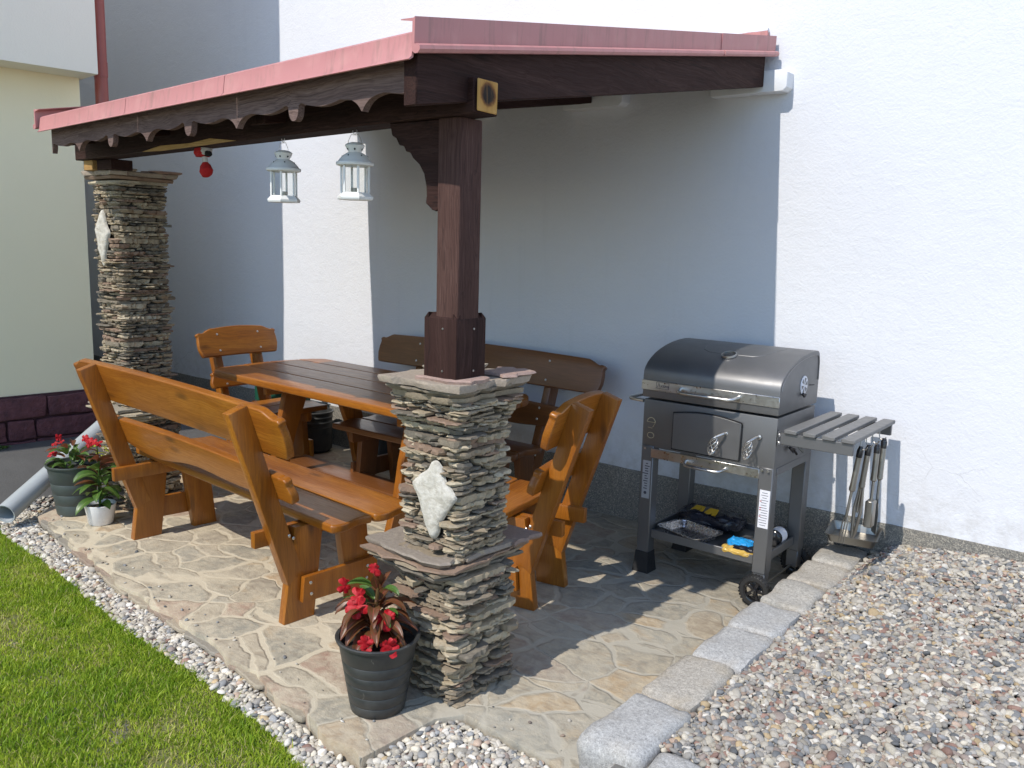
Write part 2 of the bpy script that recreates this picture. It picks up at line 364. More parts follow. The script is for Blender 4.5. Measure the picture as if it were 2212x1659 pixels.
# ------------------------------------------------------------------ mesh helpers
def newbm():
    bm = bmesh.new(); bm.verts.layers.float_vector.new('gco'); bm.verts.layers.float_color.new('tone'); return bm
def frame(o, u, v):
    u = Vector(u).normalized(); v = Vector(v); v = (v-u*v.dot(u)).normalized(); n = u.cross(v)
    return Matrix(((u.x, v.x, n.x, o[0]), (u.y, v.y, n.y, o[1]), (u.z, v.z, n.z, o[2]), (0, 0, 0, 1)))
ID = Matrix.Identity(4)
def add(bm, vs, fs, M_=ID, goff=None, tone=None, gvs=None):
    lg = bm.verts.layers.float_vector['gco']; lt = bm.verts.layers.float_color['tone']
    goff = goff if goff is not None else Vector((0, 0, 0))
    nv = []
    for i, v in enumerate(vs):
        x = bm.verts.new(M_ @ Vector(v)); x[lg] = Vector(gvs[i] if gvs else v)+goff
        if tone: x[lt] = (*tone, 1)
        nv.append(x)
    for f in fs:
        try: bm.faces.new([nv[i] for i in f])
        except ValueError: pass
    return nv
def rgoff(): return Vector((rnd.uniform(-50, 50), rnd.uniform(-5, 5), rnd.uniform(-5, 5)))
def merge(bm, tb, M_=ID, goff=None, tone=None, swap=None):
    tb.verts.index_update()
    vs = [v.co.copy() for v in tb.verts]
    g = None
    if swap: g = [tuple(v[i] for i in swap) for v in vs]
    add(bm, vs, [[v.index for v in f.verts] for f in tb.faces], M_, goff, tone, g); tb.free()
def prism(bm, pts, t, M_=ID, bev=0.0, seg=2, goff=True, swap=None, tone=None):
    """polygon in the local xy plane, extruded along local +z by t; grain runs along local x unless swapped"""
    tb = bmesh.new()
    a = 0.5*sum(pts[i][0]*pts[(i+1) % len(pts)][1]-pts[(i+1) % len(pts)][0]*pts[i][1] for i in range(len(pts)))
    if a < 0: pts = pts[::-1]
    lo = [tb.verts.new((p[0], p[1], 0)) for p in pts]; hi = [tb.verts.new((p[0], p[1], t)) for p in pts]
    n = len(pts)
    tb.faces.new(lo[::-1]); tb.faces.new(hi)
    for i in range(n): tb.faces.new((lo[i], lo[(i+1) % n], hi[(i+1) % n], hi[i]))
    if bev:
        tb.normal_update()
        ed = [e for e in tb.edges if len(e.link_faces) == 2 and e.calc_face_angle(0) > R(35)]
        bmesh.ops.bevel(tb, geom=ed, offset=bev, segments=seg, affect='EDGES', profile=0.6, clamp_overlap=True)
    merge(bm, tb, M_, rgoff() if goff else None, tone, swap)
def box(bm, c, s, M_=ID, bev=0.0, seg=2, goff=True, tone=None):
    """axis box of size s centred at c; grain along its longest side"""
    tb = bmesh.new(); bmesh.ops.create_cube(tb, size=1)
    for v in tb.verts: v.co = Vector((v.co.x*s[0], v.co.y*s[1], v.co.z*s[2]))
    if bev: bmesh.ops.bevel(tb, geom=tb.edges[:], offset=bev, segments=seg, affect='EDGES', profile=0.6, clamp_overlap=True)
    k = max(range(3), key=lambda i: s[i]); sw = [k]+[i for i in range(3) if i != k]
    merge(bm, tb, M_ @ Matrix.Translation(c), rgoff() if goff else None, tone, sw)
def sheared(bm, x0, x1, A, B, h, bev=0.004):
    """beam along y from A=(y,zbottom) to B, vertical ends, height h"""
    pts = [(A[0], A[1]), (B[0], B[1]), (B[0], B[1]+h), (A[0], A[1]+h)]
    prism(bm, pts, x1-x0, frame((x0, 0, 0), (0, 1, 0), (0, 0, 1)), bev, 1)
def tube(bm, path, r, n=8, closed=False, caps=True, tone=None):
    P = [Vector(p) for p in path]; rings = []
    prev = None
    for i, p in enumerate(P):
        if closed: t = P[(i+1) % len(P)]-P[i-1]
        else: t = P[min(i+1, len(P)-1)]-P[max(i-1, 0)]
        t.normalize()
        if prev is None:
            a = Vector((0, 0, 1)) if abs(t.z) < 0.9 else Vector((1, 0, 0)); u = t.cross(a).normalized()
        else: u = (prev-t*prev.dot(t)).normalized()
        prev = u; v = t.cross(u); rr = r[i] if isinstance(r, (list, tuple)) else r
        rings.append([p+(u*math.cos(2*PI*k/n)+v*math.sin(2*PI*k/n))*rr for k in range(n)])
    vs = [q for g in rings for q in g]; fs = []; m = len(P)
    for i in range(m if closed else m-1):
        for k in range(n):
            a = i*n+k; b = i*n+(k+1) % n; c = ((i+1) % m)*n+(k+1) % n; d = ((i+1) % m)*n+k; fs.append((a, b, c, d))
    if caps and not closed: fs += [tuple(range(n-1, -1, -1)), tuple((m-1)*n+k for k in range(n))]
    add(bm, vs, fs, ID, rgoff(), tone)
def lathe(bm, prof, M_=ID, n=28, cap0=True, cap1=True, ph=0.0):
    vs = []; fs = []; m = len(prof)
    for r, z in prof: vs += [(r*math.cos(2*PI*k/n+ph), r*math.sin(2*PI*k/n+ph), z) for k in range(n)]
    for i in range(m-1):
        for k in range(n): fs.append((i*n+k, i*n+(k+1) % n, (i+1)*n+(k+1) % n, (i+1)*n+k))
    if cap0: fs.append(tuple(range(n-1, -1, -1)))
    if cap1: fs.append(tuple((m-1)*n+k for k in range(n)))
    add(bm, vs, fs, M_)
def rough_block(bm, c, s, M_=ID, amp=0.006, bev=0.02, cuts=5, freq=9, seed=0, tone=None):
    tb = bmesh.new(); bmesh.ops.create_cube(tb, size=1)
    for v in tb.verts: v.co = Vector((v.co.x*s[0], v.co.y*s[1], v.co.z*s[2]))
    bmesh.ops.bevel(tb, geom=tb.edges[:], offset=bev, segments=2, affect='EDGES', profile=0.6, clamp_overlap=True)
    bmesh.ops.subdivide_edges(tb, edges=[e for e in tb.edges if e.calc_length() > max(s)/6], cuts=cuts, use_grid_fill=True)
    sv = Vector((seed*7.1, seed*3.3, seed*1.7))
    for v in tb.verts: v.co += mnoise.noise_vector(v.co*freq+sv)*amp+mnoise.noise_vector(v.co*freq*3.3+sv)*amp*0.4
    merge(bm, tb, M_ @ Matrix.Translation(c), rgoff(), tone)
def obj(name, bm, m, parent=None, world=False, auto=38, smooth=True):
    me = bpy.data.meshes.new(name)
    bmesh.ops.recalc_face_normals(bm, faces=bm.faces[:])
    bm.to_mesh(me); bm.free()
    me.materials.append(M[m] if isinstance(m, str) else m)
    if smooth:
        me.polygons.foreach_set('use_smooth', [True]*len(me.polygons)); me.set_sharp_from_angle(angle=R(auto))
    o = bpy.data.objects.new(name, me); col.objects.link(o)
    if parent:
        o.parent = parent
        if world and parent.type == 'EMPTY':
            o.location = -Vector(parent.location)
    return o
def tag(o, label=None, cat=None, group=None, kind=None):
    if label: o['label'] = label
    if cat: o['category'] = cat
    if group: o['group'] = group
    if kind: o['kind'] = kind
    return o
def thing(name, label, cat, loc=(0, 0, 0), rz=0.0, group=None):
    o = bpy.data.objects.new(name, None); col.objects.link(o); o.location = loc; o.rotation_euler = (0, 0, rz); o.empty_display_size = 0.1
    return tag(o, label, cat, group)
def dup(o, parent=None):
    c = o.copy(); col.objects.link(c)
    if parent: c.parent = parent
    for ch in list(o.children): dup(ch, c)
    return c
def raw_mesh(name, V, F, m, cols=None, parent=None):
    """big triangle meshes straight from arrays"""
    me = bpy.data.meshes.new(name)
    me.vertices.add(len(V)); me.vertices.foreach_set('co', V.astype(np.float32).ravel())
    k = F.shape[1]
    me.loops.add(F.size); me.loops.foreach_set('vertex_index', F.astype(np.int32).ravel())
    me.polygons.add(len(F)); me.polygons.foreach_set('loop_start', np.arange(0, F.size, k, dtype=np.int32))
    try: me.polygons.foreach_set('loop_total', np.full(len(F), k, dtype=np.int32))
    except Exception: pass
    me.polygons.foreach_set('use_smooth', np.ones(len(F), dtype=bool))
    if cols is not None:
        a = me.attributes.new('tone', 'FLOAT_COLOR', 'POINT'); a.data.foreach_set('color', np.c_[cols, np.ones(len(cols))].astype(np.float32).ravel())
    me.update(calc_edges=True); me.validate()
    me.materials.append(M[m]); o = bpy.data.objects.new(name, me); col.objects.link(o); return o
def seg(a, b, n): return [a+(b-a)*i/n for i in range(n+1)]
def textmesh(name, body, size, Mw, m, parent, ext=0.0008):
    cu_ = bpy.data.curves.new(name, 'FONT'); cu_.body = body; cu_.size = size; cu_.extrude = ext; cu_.align_x = 'CENTER'; cu_.align_y = 'CENTER'
    t = bpy.data.objects.new(name+'_curve', cu_)
    me = bpy.data.meshes.new_from_object(t); bpy.data.objects.remove(t); me.transform(Mw); me.materials.clear(); me.materials.append(M[m])
    o = bpy.data.objects.new(name, me); col.objects.link(o); o.parent = parent
    if parent.type == 'EMPTY': o.location = -Vector(parent.location)
    return o

# ------------------------------------------------------------------ the setting
WY = 4.28
FL = lambda x: 1.78+(-1.79-x)*0.0878        # y of the roof's front edge
def sstep(a, b, x): t = np.clip((x-a)/(b-a), 0, 1); return t*t*(3-2*t)

# ground sheet
bm = newbm(); add(bm, [(-90, -90, -0.13), (90, -90, -0.13), (90, 90, -0.13), (-90, 90, -0.13)], [(0, 1, 2, 3)])
tag(obj('ground', bm, 'ground'), kind='structure')

# patio of flagstones
edge = [(-4.976, 1.981), (-4.5, 1.925), (-3.715, 1.822), (-2.796, 1.76), (-2.248, 1.686), (-1.867, 1.637)]
pts = []
for a, b in zip(edge[:-1], edge[1:]):
    n = max(2, int((b[0]-a[0])/0.05))
    for i in range(n):
        t = i/n; x = a[0]+(b[0]-a[0])*t; pts.append((x, a[1]+(b[1]-a[1])*t+rnd.uniform(-0.008, 0.012)+0.012*math.sin(x*19)))
pts += [(-1.867, 1.637), (-1.858, 1.80), (-1.849, 1.957), (-1.793, 2.044), (-1.6, 2.03), (-1.45, 2.025), (-1.371, 2.017), (-1.26, 1.99), (-1.26, 4.275), (-5.2, 4.275), (-5.2, 2.6), (-5.1, 2.1)]
bm = newbm(); prism(bm, pts, 0.11, frame((0, 0, -0.11), (1, 0, 0), (0, 1, 0)), 0.006, 2, goff=False)
tag(obj('patio', bm, 'flag', auto=30), kind='structure')
# layered edging flagstones under the patio's rim
bm = newbm()
x = -4.95
while x < -2.25:
    L = rnd.uniform(0.16, 0.34)
    xs = [e[0] for e in edge]; y0 = float(np.interp(x+L/2, xs, [e[1] for e in edge]))
    sl_ = math.atan2(float(np.interp(x+L, xs, [e[1] for e in edge])-np.interp(x, xs, [e[1] for e in edge])), L)
    for k in range(2):
        z = -0.012-0.03*k-rnd.uniform(0, 0.008); d = rnd.uniform(0.0, 0.022)+0.008*k
        n = 9; out = [(-L/2+L*i/n, -d+rnd.uniform(-0.006, 0.006)-(0.0 if 0 < i < n else -0.012)) for i in range(n+1)]
        poly = out+[(L/2, 0.10), (-L/2, 0.10)]
        c = rnd.choice([(0.36, 0.31, 0.23), (0.30, 0.27, 0.22), (0.40, 0.34, 0.25), (0.32, 0.24, 0.18)])
        prism(bm, poly, rnd.uniform(0.016, 0.026), Matrix.Translation((x+L/2+rnd.uniform(-.03, .03), y0-0.004, z-0.02)) @ Matrix.Rotation(sl_, 4, 'Z'), 0.004, 1, tone=c)
    x += L*0.93
tag(obj('patio_edging', bm, 'slate'), kind='structure')

# lawn bed, gravel bed, side path
lx = [-8, -5.102, -4.184, -3.378, -2.783, -2.258, -2.0, -1.5, -0.9, 3.0]; ly = [1.86, 1.829, 1.778, 1.691, 1.672, 1.625, 1.579, 1.46, 1.3, 1.2]
lawn_y = lambda x: np.interp(x, lx, ly)
bm = newbm(); vs = []; fs = []
xs = np.linspace(-8, 3, 111)
for i, x in enumerate(xs):
    for j in range(12):
        y = float(lawn_y(x))-3.2*(j/11)**1.6; vs.append((x, y, -0.062+0.012*mnoise.noise(Vector((x*2.2, y*2.2, 0)))-(0.02 if j == 0 else 0)))
for i in range(110):
    for j in range(11): fs.append((i*12+j, i*12+j+1, (i+1)*12+j+1, (i+1)*12+j))
add(bm, vs, fs); tag(obj('lawn', bm, 'earth'), kind='structure')

def zgr(x, y):
    return 0.128+0.078*sstep(3.2, 4.25, y)*sstep(-1.14, -0.95, x)+0.02*sstep(-1.0, -0.3, x)+0.03*sstep(2.2, 3.4, y)*sstep(-1.05, -0.6, x)
bm = newbm(); vs = []; fs = []; gx = np.linspace(-1.16, 3.0, 60); gy = np.linspace(0.2, 4.275, 60)
for x in gx:
    for y in gy: vs.append((x, y, float(zgr(x, y))-0.014))
for i in range(59):
    for j in range(59): fs.append((i*60+j, (i+1)*60+j, (i+1)*60+j+1, i*60+j+1))
add(bm, vs, fs); tag(obj('gravel_bed', bm, 'gravel_bed'), kind='structure')
bm = newbm(); add(bm, [(-5.25, 1.3, -0.062), (-1.12, 1.0, -0.062), (-1.12, 2.3, -0.062), (-5.25, 2.2, -0.062)], [(0, 1, 2, 3)])
tag(obj('gravel_strip_bed', bm, 'gravel_bed'), kind='structure')
bm = newbm(); vs = []; fs = []
px_ = np.linspace(-9, -5.05, 20); py_ = np.linspace(-1, 4.275, 30)
for x in px_:
    for y in py_:
        z = -0.085+0.235*float(sstep(-5.15, -6.1, x))*float(sstep(1.5, 2.1, y)); vs.append((x, y, z))
for i in range(19):
    for j in range(29): fs.append((i*30+j, (i+1)*30+j, (i+1)*30+j+1, i*30+j+1))
add(bm, vs, fs); tag(obj('side_path', bm, 'path'), kind='structure')

# white house wall with its plinth
hw = thing('house_wall', 'white rough plastered house wall with a dark speckled plinth behind the shelter', 'wall', (-2, WY, 0))
bm = newbm(); vs = []; fs = []
xs = np.linspace(-12, 4.5, 150); zs = np.linspace(0.25, 6.5, 60)
for x in xs:
    for z in zs: vs.append((x, WY+0.004*mnoise.noise(Vector((x*1.7, 0, z*1.7)))+0.002*mnoise.noise(Vector((x*6, 3, z*6))), z))
for i in range(149):
    for j in range(59): fs.append((i*60+j, (i+1)*60+j, (i+1)*60+j+1, i*60+j+1))
nb = len(vs); vs += [(-12, WY+0.3, 0.25), (4.5, WY+0.3, 0.25), (4.5, WY+0.3, 6.5), (-12, WY+0.3, 6.5)]
fs += [(nb, nb+3, nb+2, nb+1), (0, nb, nb+1, 149*60), (59, 149*60+59, nb+2, nb+3)]
add(bm, vs, fs); obj('wall', bm, 'white_plaster', hw, True)
bm = newbm(); top = []
for x in np.linspace(-12, 4.5, 240): top.append((float(x), 0.305+0.006*mnoise.noise(Vector((float(x)*5, 1, 0)))+0.004*mnoise.noise(Vector((float(x)*17, 1, 0)))))
prism(bm, [(-12, -0.12), (4.5, -0.12)]+top[::-1], 0.012, frame((0, WY+0.002, 0), (1, 0, 0), (0, 0, 1)), 0.0)
obj('plinth', bm, 'terrazzo', hw, True)

# yellow house at the left
bd = Vector((0.11, 0.994, 0)).normalized(); bn = Vector((bd.y, -bd.x, 0))
yh = thing('yellow_house', 'pale yellow house corner with overhanging upper storey and red brown stone base', 'house', (-6.2, 0.5, 0))
def bpt(s, d, z, c=(-6.165, 2.9)): return (c[0]-bd.x*s-bn.x*d, c[1]-bd.y*s-bn.y*d, z)
def bblock(bm, s0, s1, d0, d1, z0, z1, c=(-6.165, 2.9)):
    v = [bpt(s, d, z, c) for z in (z0, z1) for (s, d) in ((s0, d0), (s1, d0), (s1, d1), (s0, d1))]
    add(bm, v, [(0, 3, 2, 1), (4, 5, 6, 7), (0, 1, 5, 4), (1, 2, 6, 5), (2, 3, 7, 6), (3, 0, 4, 7)])
bm = newbm(); bblock(bm, 0, 9, 0, 12, 0.46, 2.635); obj('lower_wall', bm, 'yellow_plaster', yh, True)
bm = newbm(); bblock(bm, 0, 9, 0, 12, 2.63, 5.5, (-5.895, 2.9)); obj('upper_wall', bm, 'cream_plaster', yh, True)
bm = newbm(); bblock(bm, -0.01, 9, -0.012, 12, -0.12, 0.478); base = obj('stone_base', bm, 'dado_joint', yh, True)
bm = newbm(); zrow = [0.0, 0.17, 0.315, 0.468]
for r_ in range(3):
    s = -0.005
    while s < 4.0:
        L = rnd.choice([0.18, 0.26, 0.34, 0.42]); h = zrow[r_+1]-zrow[r_]
        Mb = frame(bpt(s+L/2, -0.02, (zrow[r_]+zrow[r_+1])/2), -bd, (0, 0, 1))
        rough_block(bm, (0, 0, 0), (L-0.012, h-0.012, 0.05), Mb, 0.012, 0.012, 3, 8, rnd.random()*50)
        s += L
obj('stone_block_facing', bm, 'dado', base, True)

# red-brown rain pipe at the corner
pl_ = lambda t: (-6.16, 3.05, t)
dp = thing('downpipe', 'red brown metal rain downpipe at the corner of the yellow house', 'downpipe', (-6.16, 3.05, 0.2))
bm = newbm(); tube(bm, [pl_(z) for z in (0.45, 1.5, 2.62, 4, 6.3)], 0.044, 20); obj('pipe', bm, 'pipe_metal', dp, True)
bm = newbm(); tube(bm, [pl_(2.66), pl_(2.76)], 0.047, 20); obj('pipe_clamp', bm, 'pipe_metal', dp, True)

# grey plastic outlet pipe on the ground
A = Vector((-4.985, 1.815, 0.05)); B = Vector((-5.62, 2.72, 0.34)); D = (B-A).normalized()
gp = thing('drain_pipe', 'grey plastic drain pipe lying on the gravel beside the flower pots', 'pipe', (A.x, A.y, 0))
Mx = frame(A, D.cross(Vector((0, 0, 1))), D.cross(D.cross(Vector((0, 0, 1)))))
if (Mx.to_3x3() @ Vector((0, 0, 1))).dot(D) < 0: Mx = Mx @ Matrix.Rotation(PI, 4, 'X')
Lp = (B-A).length
bm = newbm(); lathe(bm, [(0.049, 0.002), (0.055, 0.0), (0.055, Lp), (0.048, Lp), (0.048, 0.002)], Mx, 32, False, False); obj('pipe', bm, 'pvc', gp, True)
bm = newbm(); lathe(bm, [(0.0485, 0.16), (0.001, 0.161)], Mx, 32, False, False); obj('dark_bore', bm, 'dark', gp, True)

# ------------------------------------------------------------------ kerb of granite setts
ky = [1.984, 2.335, 2.693, 3.015, 3.328, 3.642, 3.95, 4.255]
klab = ['grey granite kerb block nearest the viewer, its broken front end showing', 'tan granite kerb block next to the front grey one beside the gravel', 'pale grey granite kerb block between the tan block and the next grey one',
        'grey granite kerb block just in front of the grill wheel, coarse speckled', 'warm grey granite kerb block right beside the grill wheel', 'tan granite kerb block beside the rear grill leg',
        'brownish granite kerb block at the house wall end below the metal tray']
kmat = ['granite_grey', 'granite_tan', 'granite_grey', 'granite_grey', 'granite_warm', 'granite_tan', 'granite_warm']
for i in range(7):
    L = ky[i+1]-ky[i]; yc = (ky[i]+ky[i+1])/2
    bm = newbm(); rough_block(bm, (0, 0, 0.07), (0.205+rnd.uniform(-.012, .012), L-0.008, 0.17), ID, 0.014, 0.028, 4, 7, i+1)
    o = obj('kerb_stone', bm, kmat[i], auto=60); o.location = (-1.195+rnd.uniform(-.012, .012)-0.02*(i/6), yc, 0.002); o.rotation_euler = (0, rnd.uniform(-.02, .02), rnd.uniform(-.03, .03))
    tag(o, klab[i], 'kerb stone', 'granite setts edging the gravel')
bm = newbm(); rough_block(bm, (0, 0, 0.07), (0.36, 0.24, 0.17), ID, 0.012, 0.03, 4, 7, 31)
o = obj('kerb_stone', bm, 'granite_grey', auto=60); o.location = (-0.895, 2.015, -0.022); o.rotation_euler = (0, 0.03, 0.06)
tag(o, 'grey granite kerb block turned crosswise at the bottom edge of the gravel', 'kerb stone', 'granite setts edging the gravel')

# ------------------------------------------------------------------ stacked slate pillars
SL = [(0.33, 0.265, 0.18), (0.41, 0.335, 0.225), (0.24, 0.20, 0.145), (0.48, 0.395, 0.265), (0.31, 0.245, 0.165), (0.53, 0.45, 0.32), (0.29, 0.195, 0.135), (0.18, 0.155, 0.12)]
def slab(bm, poly, h, Mt, tone, jit=0.004, inset=0.006):
    """one rough stone: three rings, edge jittered"""
    n = len(poly); cx = sum(p[0] for p in poly)/n; cy = sum(p[1] for p in poly)/n
    vs = []
    for z, k in ((0, inset*rnd.uniform(0.5, 2.6)), (h*rnd.uniform(.35, .8), 0), (h, inset*rnd.uniform(0.0, 0.9))):
        for p in poly:
            d = Vector((p[0]-cx, p[1]-cy)); L = d.length or 1; q = Vector(p)-d/L*(k+rnd.uniform(-jit, jit))
            vs.append((q.x, q.y, z+rnd.uniform(-jit, jit)*0.5))
    fs = [tuple(range(n-1, -1, -1)), tuple(2*n+i for i in range(n))]
    for r_ in range(2):
        for i in range(n): fs.append((r_*n+i, r_*n+(i+1) % n, (r_+1)*n+(i+1) % n, (r_+1)*n+i))
    add(bm, vs, fs, Mt, rgoff(), tone)
def shaft(bm, cx, cy, sx, sy, z0, z1, prot=0.026, tilt=0.045, hole=None, flare=None):
    z = z0
    while z < z1-0.006:
        h = min(rnd.choice([0.009, 0.011, 0.013, 0.016, 0.019, 0.026]), z1-z)
        fl = flare(z) if flare else 0.0
        for side in range(4):
            L = (sx if side % 2 == 0 else sy)+2*fl; D_ = (sy if side % 2 == 0 else sx)/2+fl
            ang = side*PI/2
            a = -L/2-rnd.uniform(0, 0.012)
            while a < L/2:
                l = rnd.choice([0.05, 0.08, 0.11, 0.15, 0.22])*rnd.uniform(.8, 1.2); b = min(a+l, L/2+rnd.uniform(0, 0.012))
                if b-a < 0.03: break
                if hole and side == 0:
                    hx0, hx1 = hole(z+h/2)
                    if hx1 > hx0:
                        if a < hx0 < b: b = hx0
                        elif hx0 <= a < hx1: a = hx1; continue
                        if b-a < 0.012: a = max(b, hx1) if b >= hx0 else b; continue
                p = prot*rnd.random()**1.2*(1.1 if rnd.random() > .15 else 1.8)-0.007
                n = max(4, int((b-a)/0.013)); t2 = rnd.uniform(-0.012, 0.012)
                out = []
                for i in range(n+1):
                    u = i/n; e = 0.016 if i in (0, n) else 0
                    out.append((a+(b-a)*u, -D_-p+e+t2*(u-.5)*1.6+rnd.uniform(-.007, .007)))
                poly = out+[(b, -D_+0.05), (a, -D_+0.05)]
                Mt = Matrix.Translation((cx, cy, z)) @ Matrix.Rotation(ang, 4, 'Z') @ Matrix.Rotation(rnd.uniform(-tilt, tilt)*0.6, 4, 'X') @ Matrix.Rotation(rnd.uniform(-tilt, tilt), 4, 'Y')
                slab(bm, poly, h*rnd.uniform(.7, 1.0), Mt, rnd.choice(SL), 0.0045, 0.007)
                a = b+0.003
        z += h+0.0008
def plate(bm, cx, cy, sx, sy, z, h, n=26, tone=None, jit=0.012, skip=None):
    poly = []
    for i in range(n):
        t = 2*PI*i/n+PI/4; c, s = math.cos(t), math.sin(t); k = 1/max(abs(c), abs(s))
        poly.append((c*k*sx/2+rnd.uniform(-jit, jit), s*k*sy/2+rnd.uniform(-jit, jit)))
    slab(bm, poly, h, Matrix.Translation((cx, cy, z)) @ Matrix.Rotation(rnd.uniform(-.02, .02), 4, 'X'), tone or rnd.choice(SL), 0.003, 0.008)
def diamond(bm, pts3, dep, seed):
    """rounded slab of pale stone: outline in the front plane, bulging forward"""
    n = len(pts3); c = sum((Vector(p) for p in pts3), Vector())/n; vs = []; fs = []
    ring = [(1.0, 0.0), (0.98, 0.6), (0.86, 0.95), (0.6, 1.05), (0.3, 1.0)]
    for k, d in ring:
        for p in pts3:
            q = c+(Vector(p)-c)*k; q.y -= dep*d; q += mnoise.noise_vector(q*28+Vector((seed, 0, 0)))*0.005; vs.append(q)
    vs.append(c+Vector((0, -dep, 0)))
    for r_ in range(4):
        for i in range(n): fs.append((r_*n+i, r_*n+(i+1) % n, (r_+1)*n+(i+1) % n, (r_+1)*n+i))
    for i in range(n): fs.append((4*n+i, 4*n+(i+1) % n, 5*n))
    add(bm, vs, fs)
def spline(pts, k=4):
    out = []; n = len(pts)
    for i in range(n):
        p0, p1, p2, p3 = (Vector(pts[(i+j-1) % n]) for j in range(4))
        for j in range(k):
            t = j/k; out.append(0.5*((2*p1)+(p2-p0)*t+(2*p0-5*p1+4*p2-p3)*t*t+(3*p1-p0-3*p2+p3)*t**3))
    return out
def pillar(label, cx, cy, sx, sy, z1, zl, name, dz0, dz1, dw, dcx, capsz, ledge, lab_d):
    P = thing(name, label, 'pillar', (cx, cy, 0), 0, 'stacked slate pillars carrying the roof')
    def hole(z):
        if dz0 < z < dz1:
            t = (z-dz0)/(dz1-dz0); m_ = dw/2*min(1.0, min(t/0.45, (1-t)/0.45)); return dcx-cx-m_*0.9, dcx-cx+m_*0.9
        return 0, 0
    bm = newbm()
    box(bm, (cx, cy, z1/2), (sx-0.05, sy-0.05, z1-0.01), ID, 0.004, 1)
    obj('mortar_core', bm, 'mortar', P, True)
    bm = newbm(); shaft(bm, cx, cy, sx, sy, 0.0, zl-0.045, 0.034, 0.04, flare=lambda z: 0.012); obj('base_stonework', bm, 'slate', P, True, 18)
    bm = newbm(); shaft(bm, cx, cy, sx-0.01, sy-0.01, zl+0.005, z1-0.07, 0.028, 0.03, hole, flare=lambda z: (0.035 if z1 < 1.5 else 0.006)*float(sstep(z1-0.2, z1-0.05, z))); obj('shaft_stonework', bm, 'slate', P, True, 18)
    bm = newbm()
    lx0, lx1, ly0, ly1 = ledge
    for k in range(3):
        plate(bm, (lx0+lx1)/2, (ly0+ly1)/2, (lx1-lx0)-0.05*(2-k)*0.6, (ly1-ly0)-0.05*(2-k)*0.6, zl-0.05+0.018*k, 0.017, 30, rnd.choice(SL), 0.016)
    for (ox, oy, a_, b_) in ((-.11, -.12, .22, .18), (.05, -.15, .26, .16), (.13, .02, .16, .26), (-.13, .1, .18, .24), (.1, .2, .24, .16)):
        plate(bm, (lx0+lx1)/2+ox, (ly0+ly1)/2+oy, a_, b_, zl+0.002+rnd.uniform(0, .004), 0.022, 16, rnd.choice([(0.27, 0.19, 0.155), (0.30, 0.25, 0.20), (0.36, 0.32, 0.25)]), 0.012)
    obj('ledge_slab', bm, 'slate', P, True, 30)
    bm = newbm(); qx, qy = capsz
    plate(bm, cx, cy, qx-0.06, qy-0.06, z1-0.068, 0.02); plate(bm, cx, cy, qx-0.03, qy-0.02, z1-0.045, 0.02, 30); plate(bm, cx, cy, qx, qy, z1-0.024, 0.024, 32, (0.40, 0.33, 0.26), 0.016)
    for (ox, oy, a_, b_) in ((.08, -.11, .2, .14), (-.1, .1, .16, .2), (.12, .13, .14, .16)): plate(bm, cx+ox, cy+oy, a_, b_, z1, 0.014, 14, rnd.choice([(0.42, 0.29, 0.24), (0.44, 0.38, 0.30)]), 0.014)
    obj('cap_slab', bm, 'slate', P, True, 30)
    bm = newbm(); yf = cy-sy/2-0.006
    prof = [(0.05, 1.0), (-0.35, 0.72), (-0.95, 0.42), (-1.0, 0.28), (-0.7, -0.1), (-0.45, -0.55), (-0.1, -1.0), (0.18, -0.92), (0.5, -0.4), (0.95, 0.05), (1.0, 0.22), (0.55, 0.52), (0.35, 0.85)]
    pts3 = spline([(dcx+p[0]*dw/2*1.02, yf, (dz0+dz1)/2+p[1]*(dz1-dz0)/2) for p in prof], 4)
    diamond(bm, pts3, 0.019, cx); d = obj('diamond_stone', bm, 'pale_stone', P, True, 50); d['label'] = lab_d
    return P
pillar('stone pillar in front of a flower pot carrying the brown wooden post', -2.0, 2.205, 0.275, 0.265, 1.14, 0.5, 'stone_pillar', 0.585, 0.862, 0.19, -1.968, (0.36, 0.41), (-2.26, -1.845, 1.985, 2.46), 'pale diamond shaped stone set in the pillar')
pillar('tall full height stone pillar beside the yellow house', -4.835, 2.53, 0.27, 0.29, 1.93, 0.58, 'stone_pillar', 1.41, 1.72, 0.15, -4.86, (0.37, 0.38), (-5.06, -4.6, 2.33, 2.74), 'pale upright stone set in the pillar')

# ------------------------------------------------------------------ the garden shelter (one thing)
GS = thing('garden_shelter', 'lean-to garden shelter with dark wooden beams and red sheet metal roof', 'shelter', (-1.91, 2.1, 1.14))
def gs(name, bm, m, auto=38, parent=None): return obj(name, bm, m, parent or GS, True, auto)
XR, XL = -1.80, -4.78
ROOF = lambda x, y: 2.165+(y-FL(x))/(WY-FL(x))*0.455
# roof sheet with tile waves
bm = newbm(); vs = []; fs = []; nx = 180; ny = 42
for i in range(nx+1):
    x = XL+(XR-XL)*i/nx
    ph = ((x+3.36)/0.318) % 1.0; wv = 0.022*(min(1.0, ph/0.06)*(1-ph)**1.3)
    for j in range(ny+1):
        y = FL(x)+0.0+(WY-0.012-FL(x))*j/ny; st = ((y-FL(x))/0.35) % 1.0
        vs.append((x, y, ROOF(x, y)-0.012+wv*(0.55+0.45*(1-st))))
for i in range(nx):
    for j in range(ny): fs.append((i*(ny+1)+j, (i+1)*(ny+1)+j, (i+1)*(ny+1)+j+1, i*(ny+1)+j+1))
r0 = len(vs); vs += [(XL+(XR-XL)*i/nx, FL(XL+(XR-XL)*i/nx)+0.004, 2.148) for i in range(nx+1)]
fs += [(i*(ny+1), r0+i, r0+i+1, (i+1)*(ny+1)) for i in range(nx)]
n0 = r0; vs += [(v[0], v[1], ROOF(v[0], v[1])-0.016) for v in vs[:n0]]
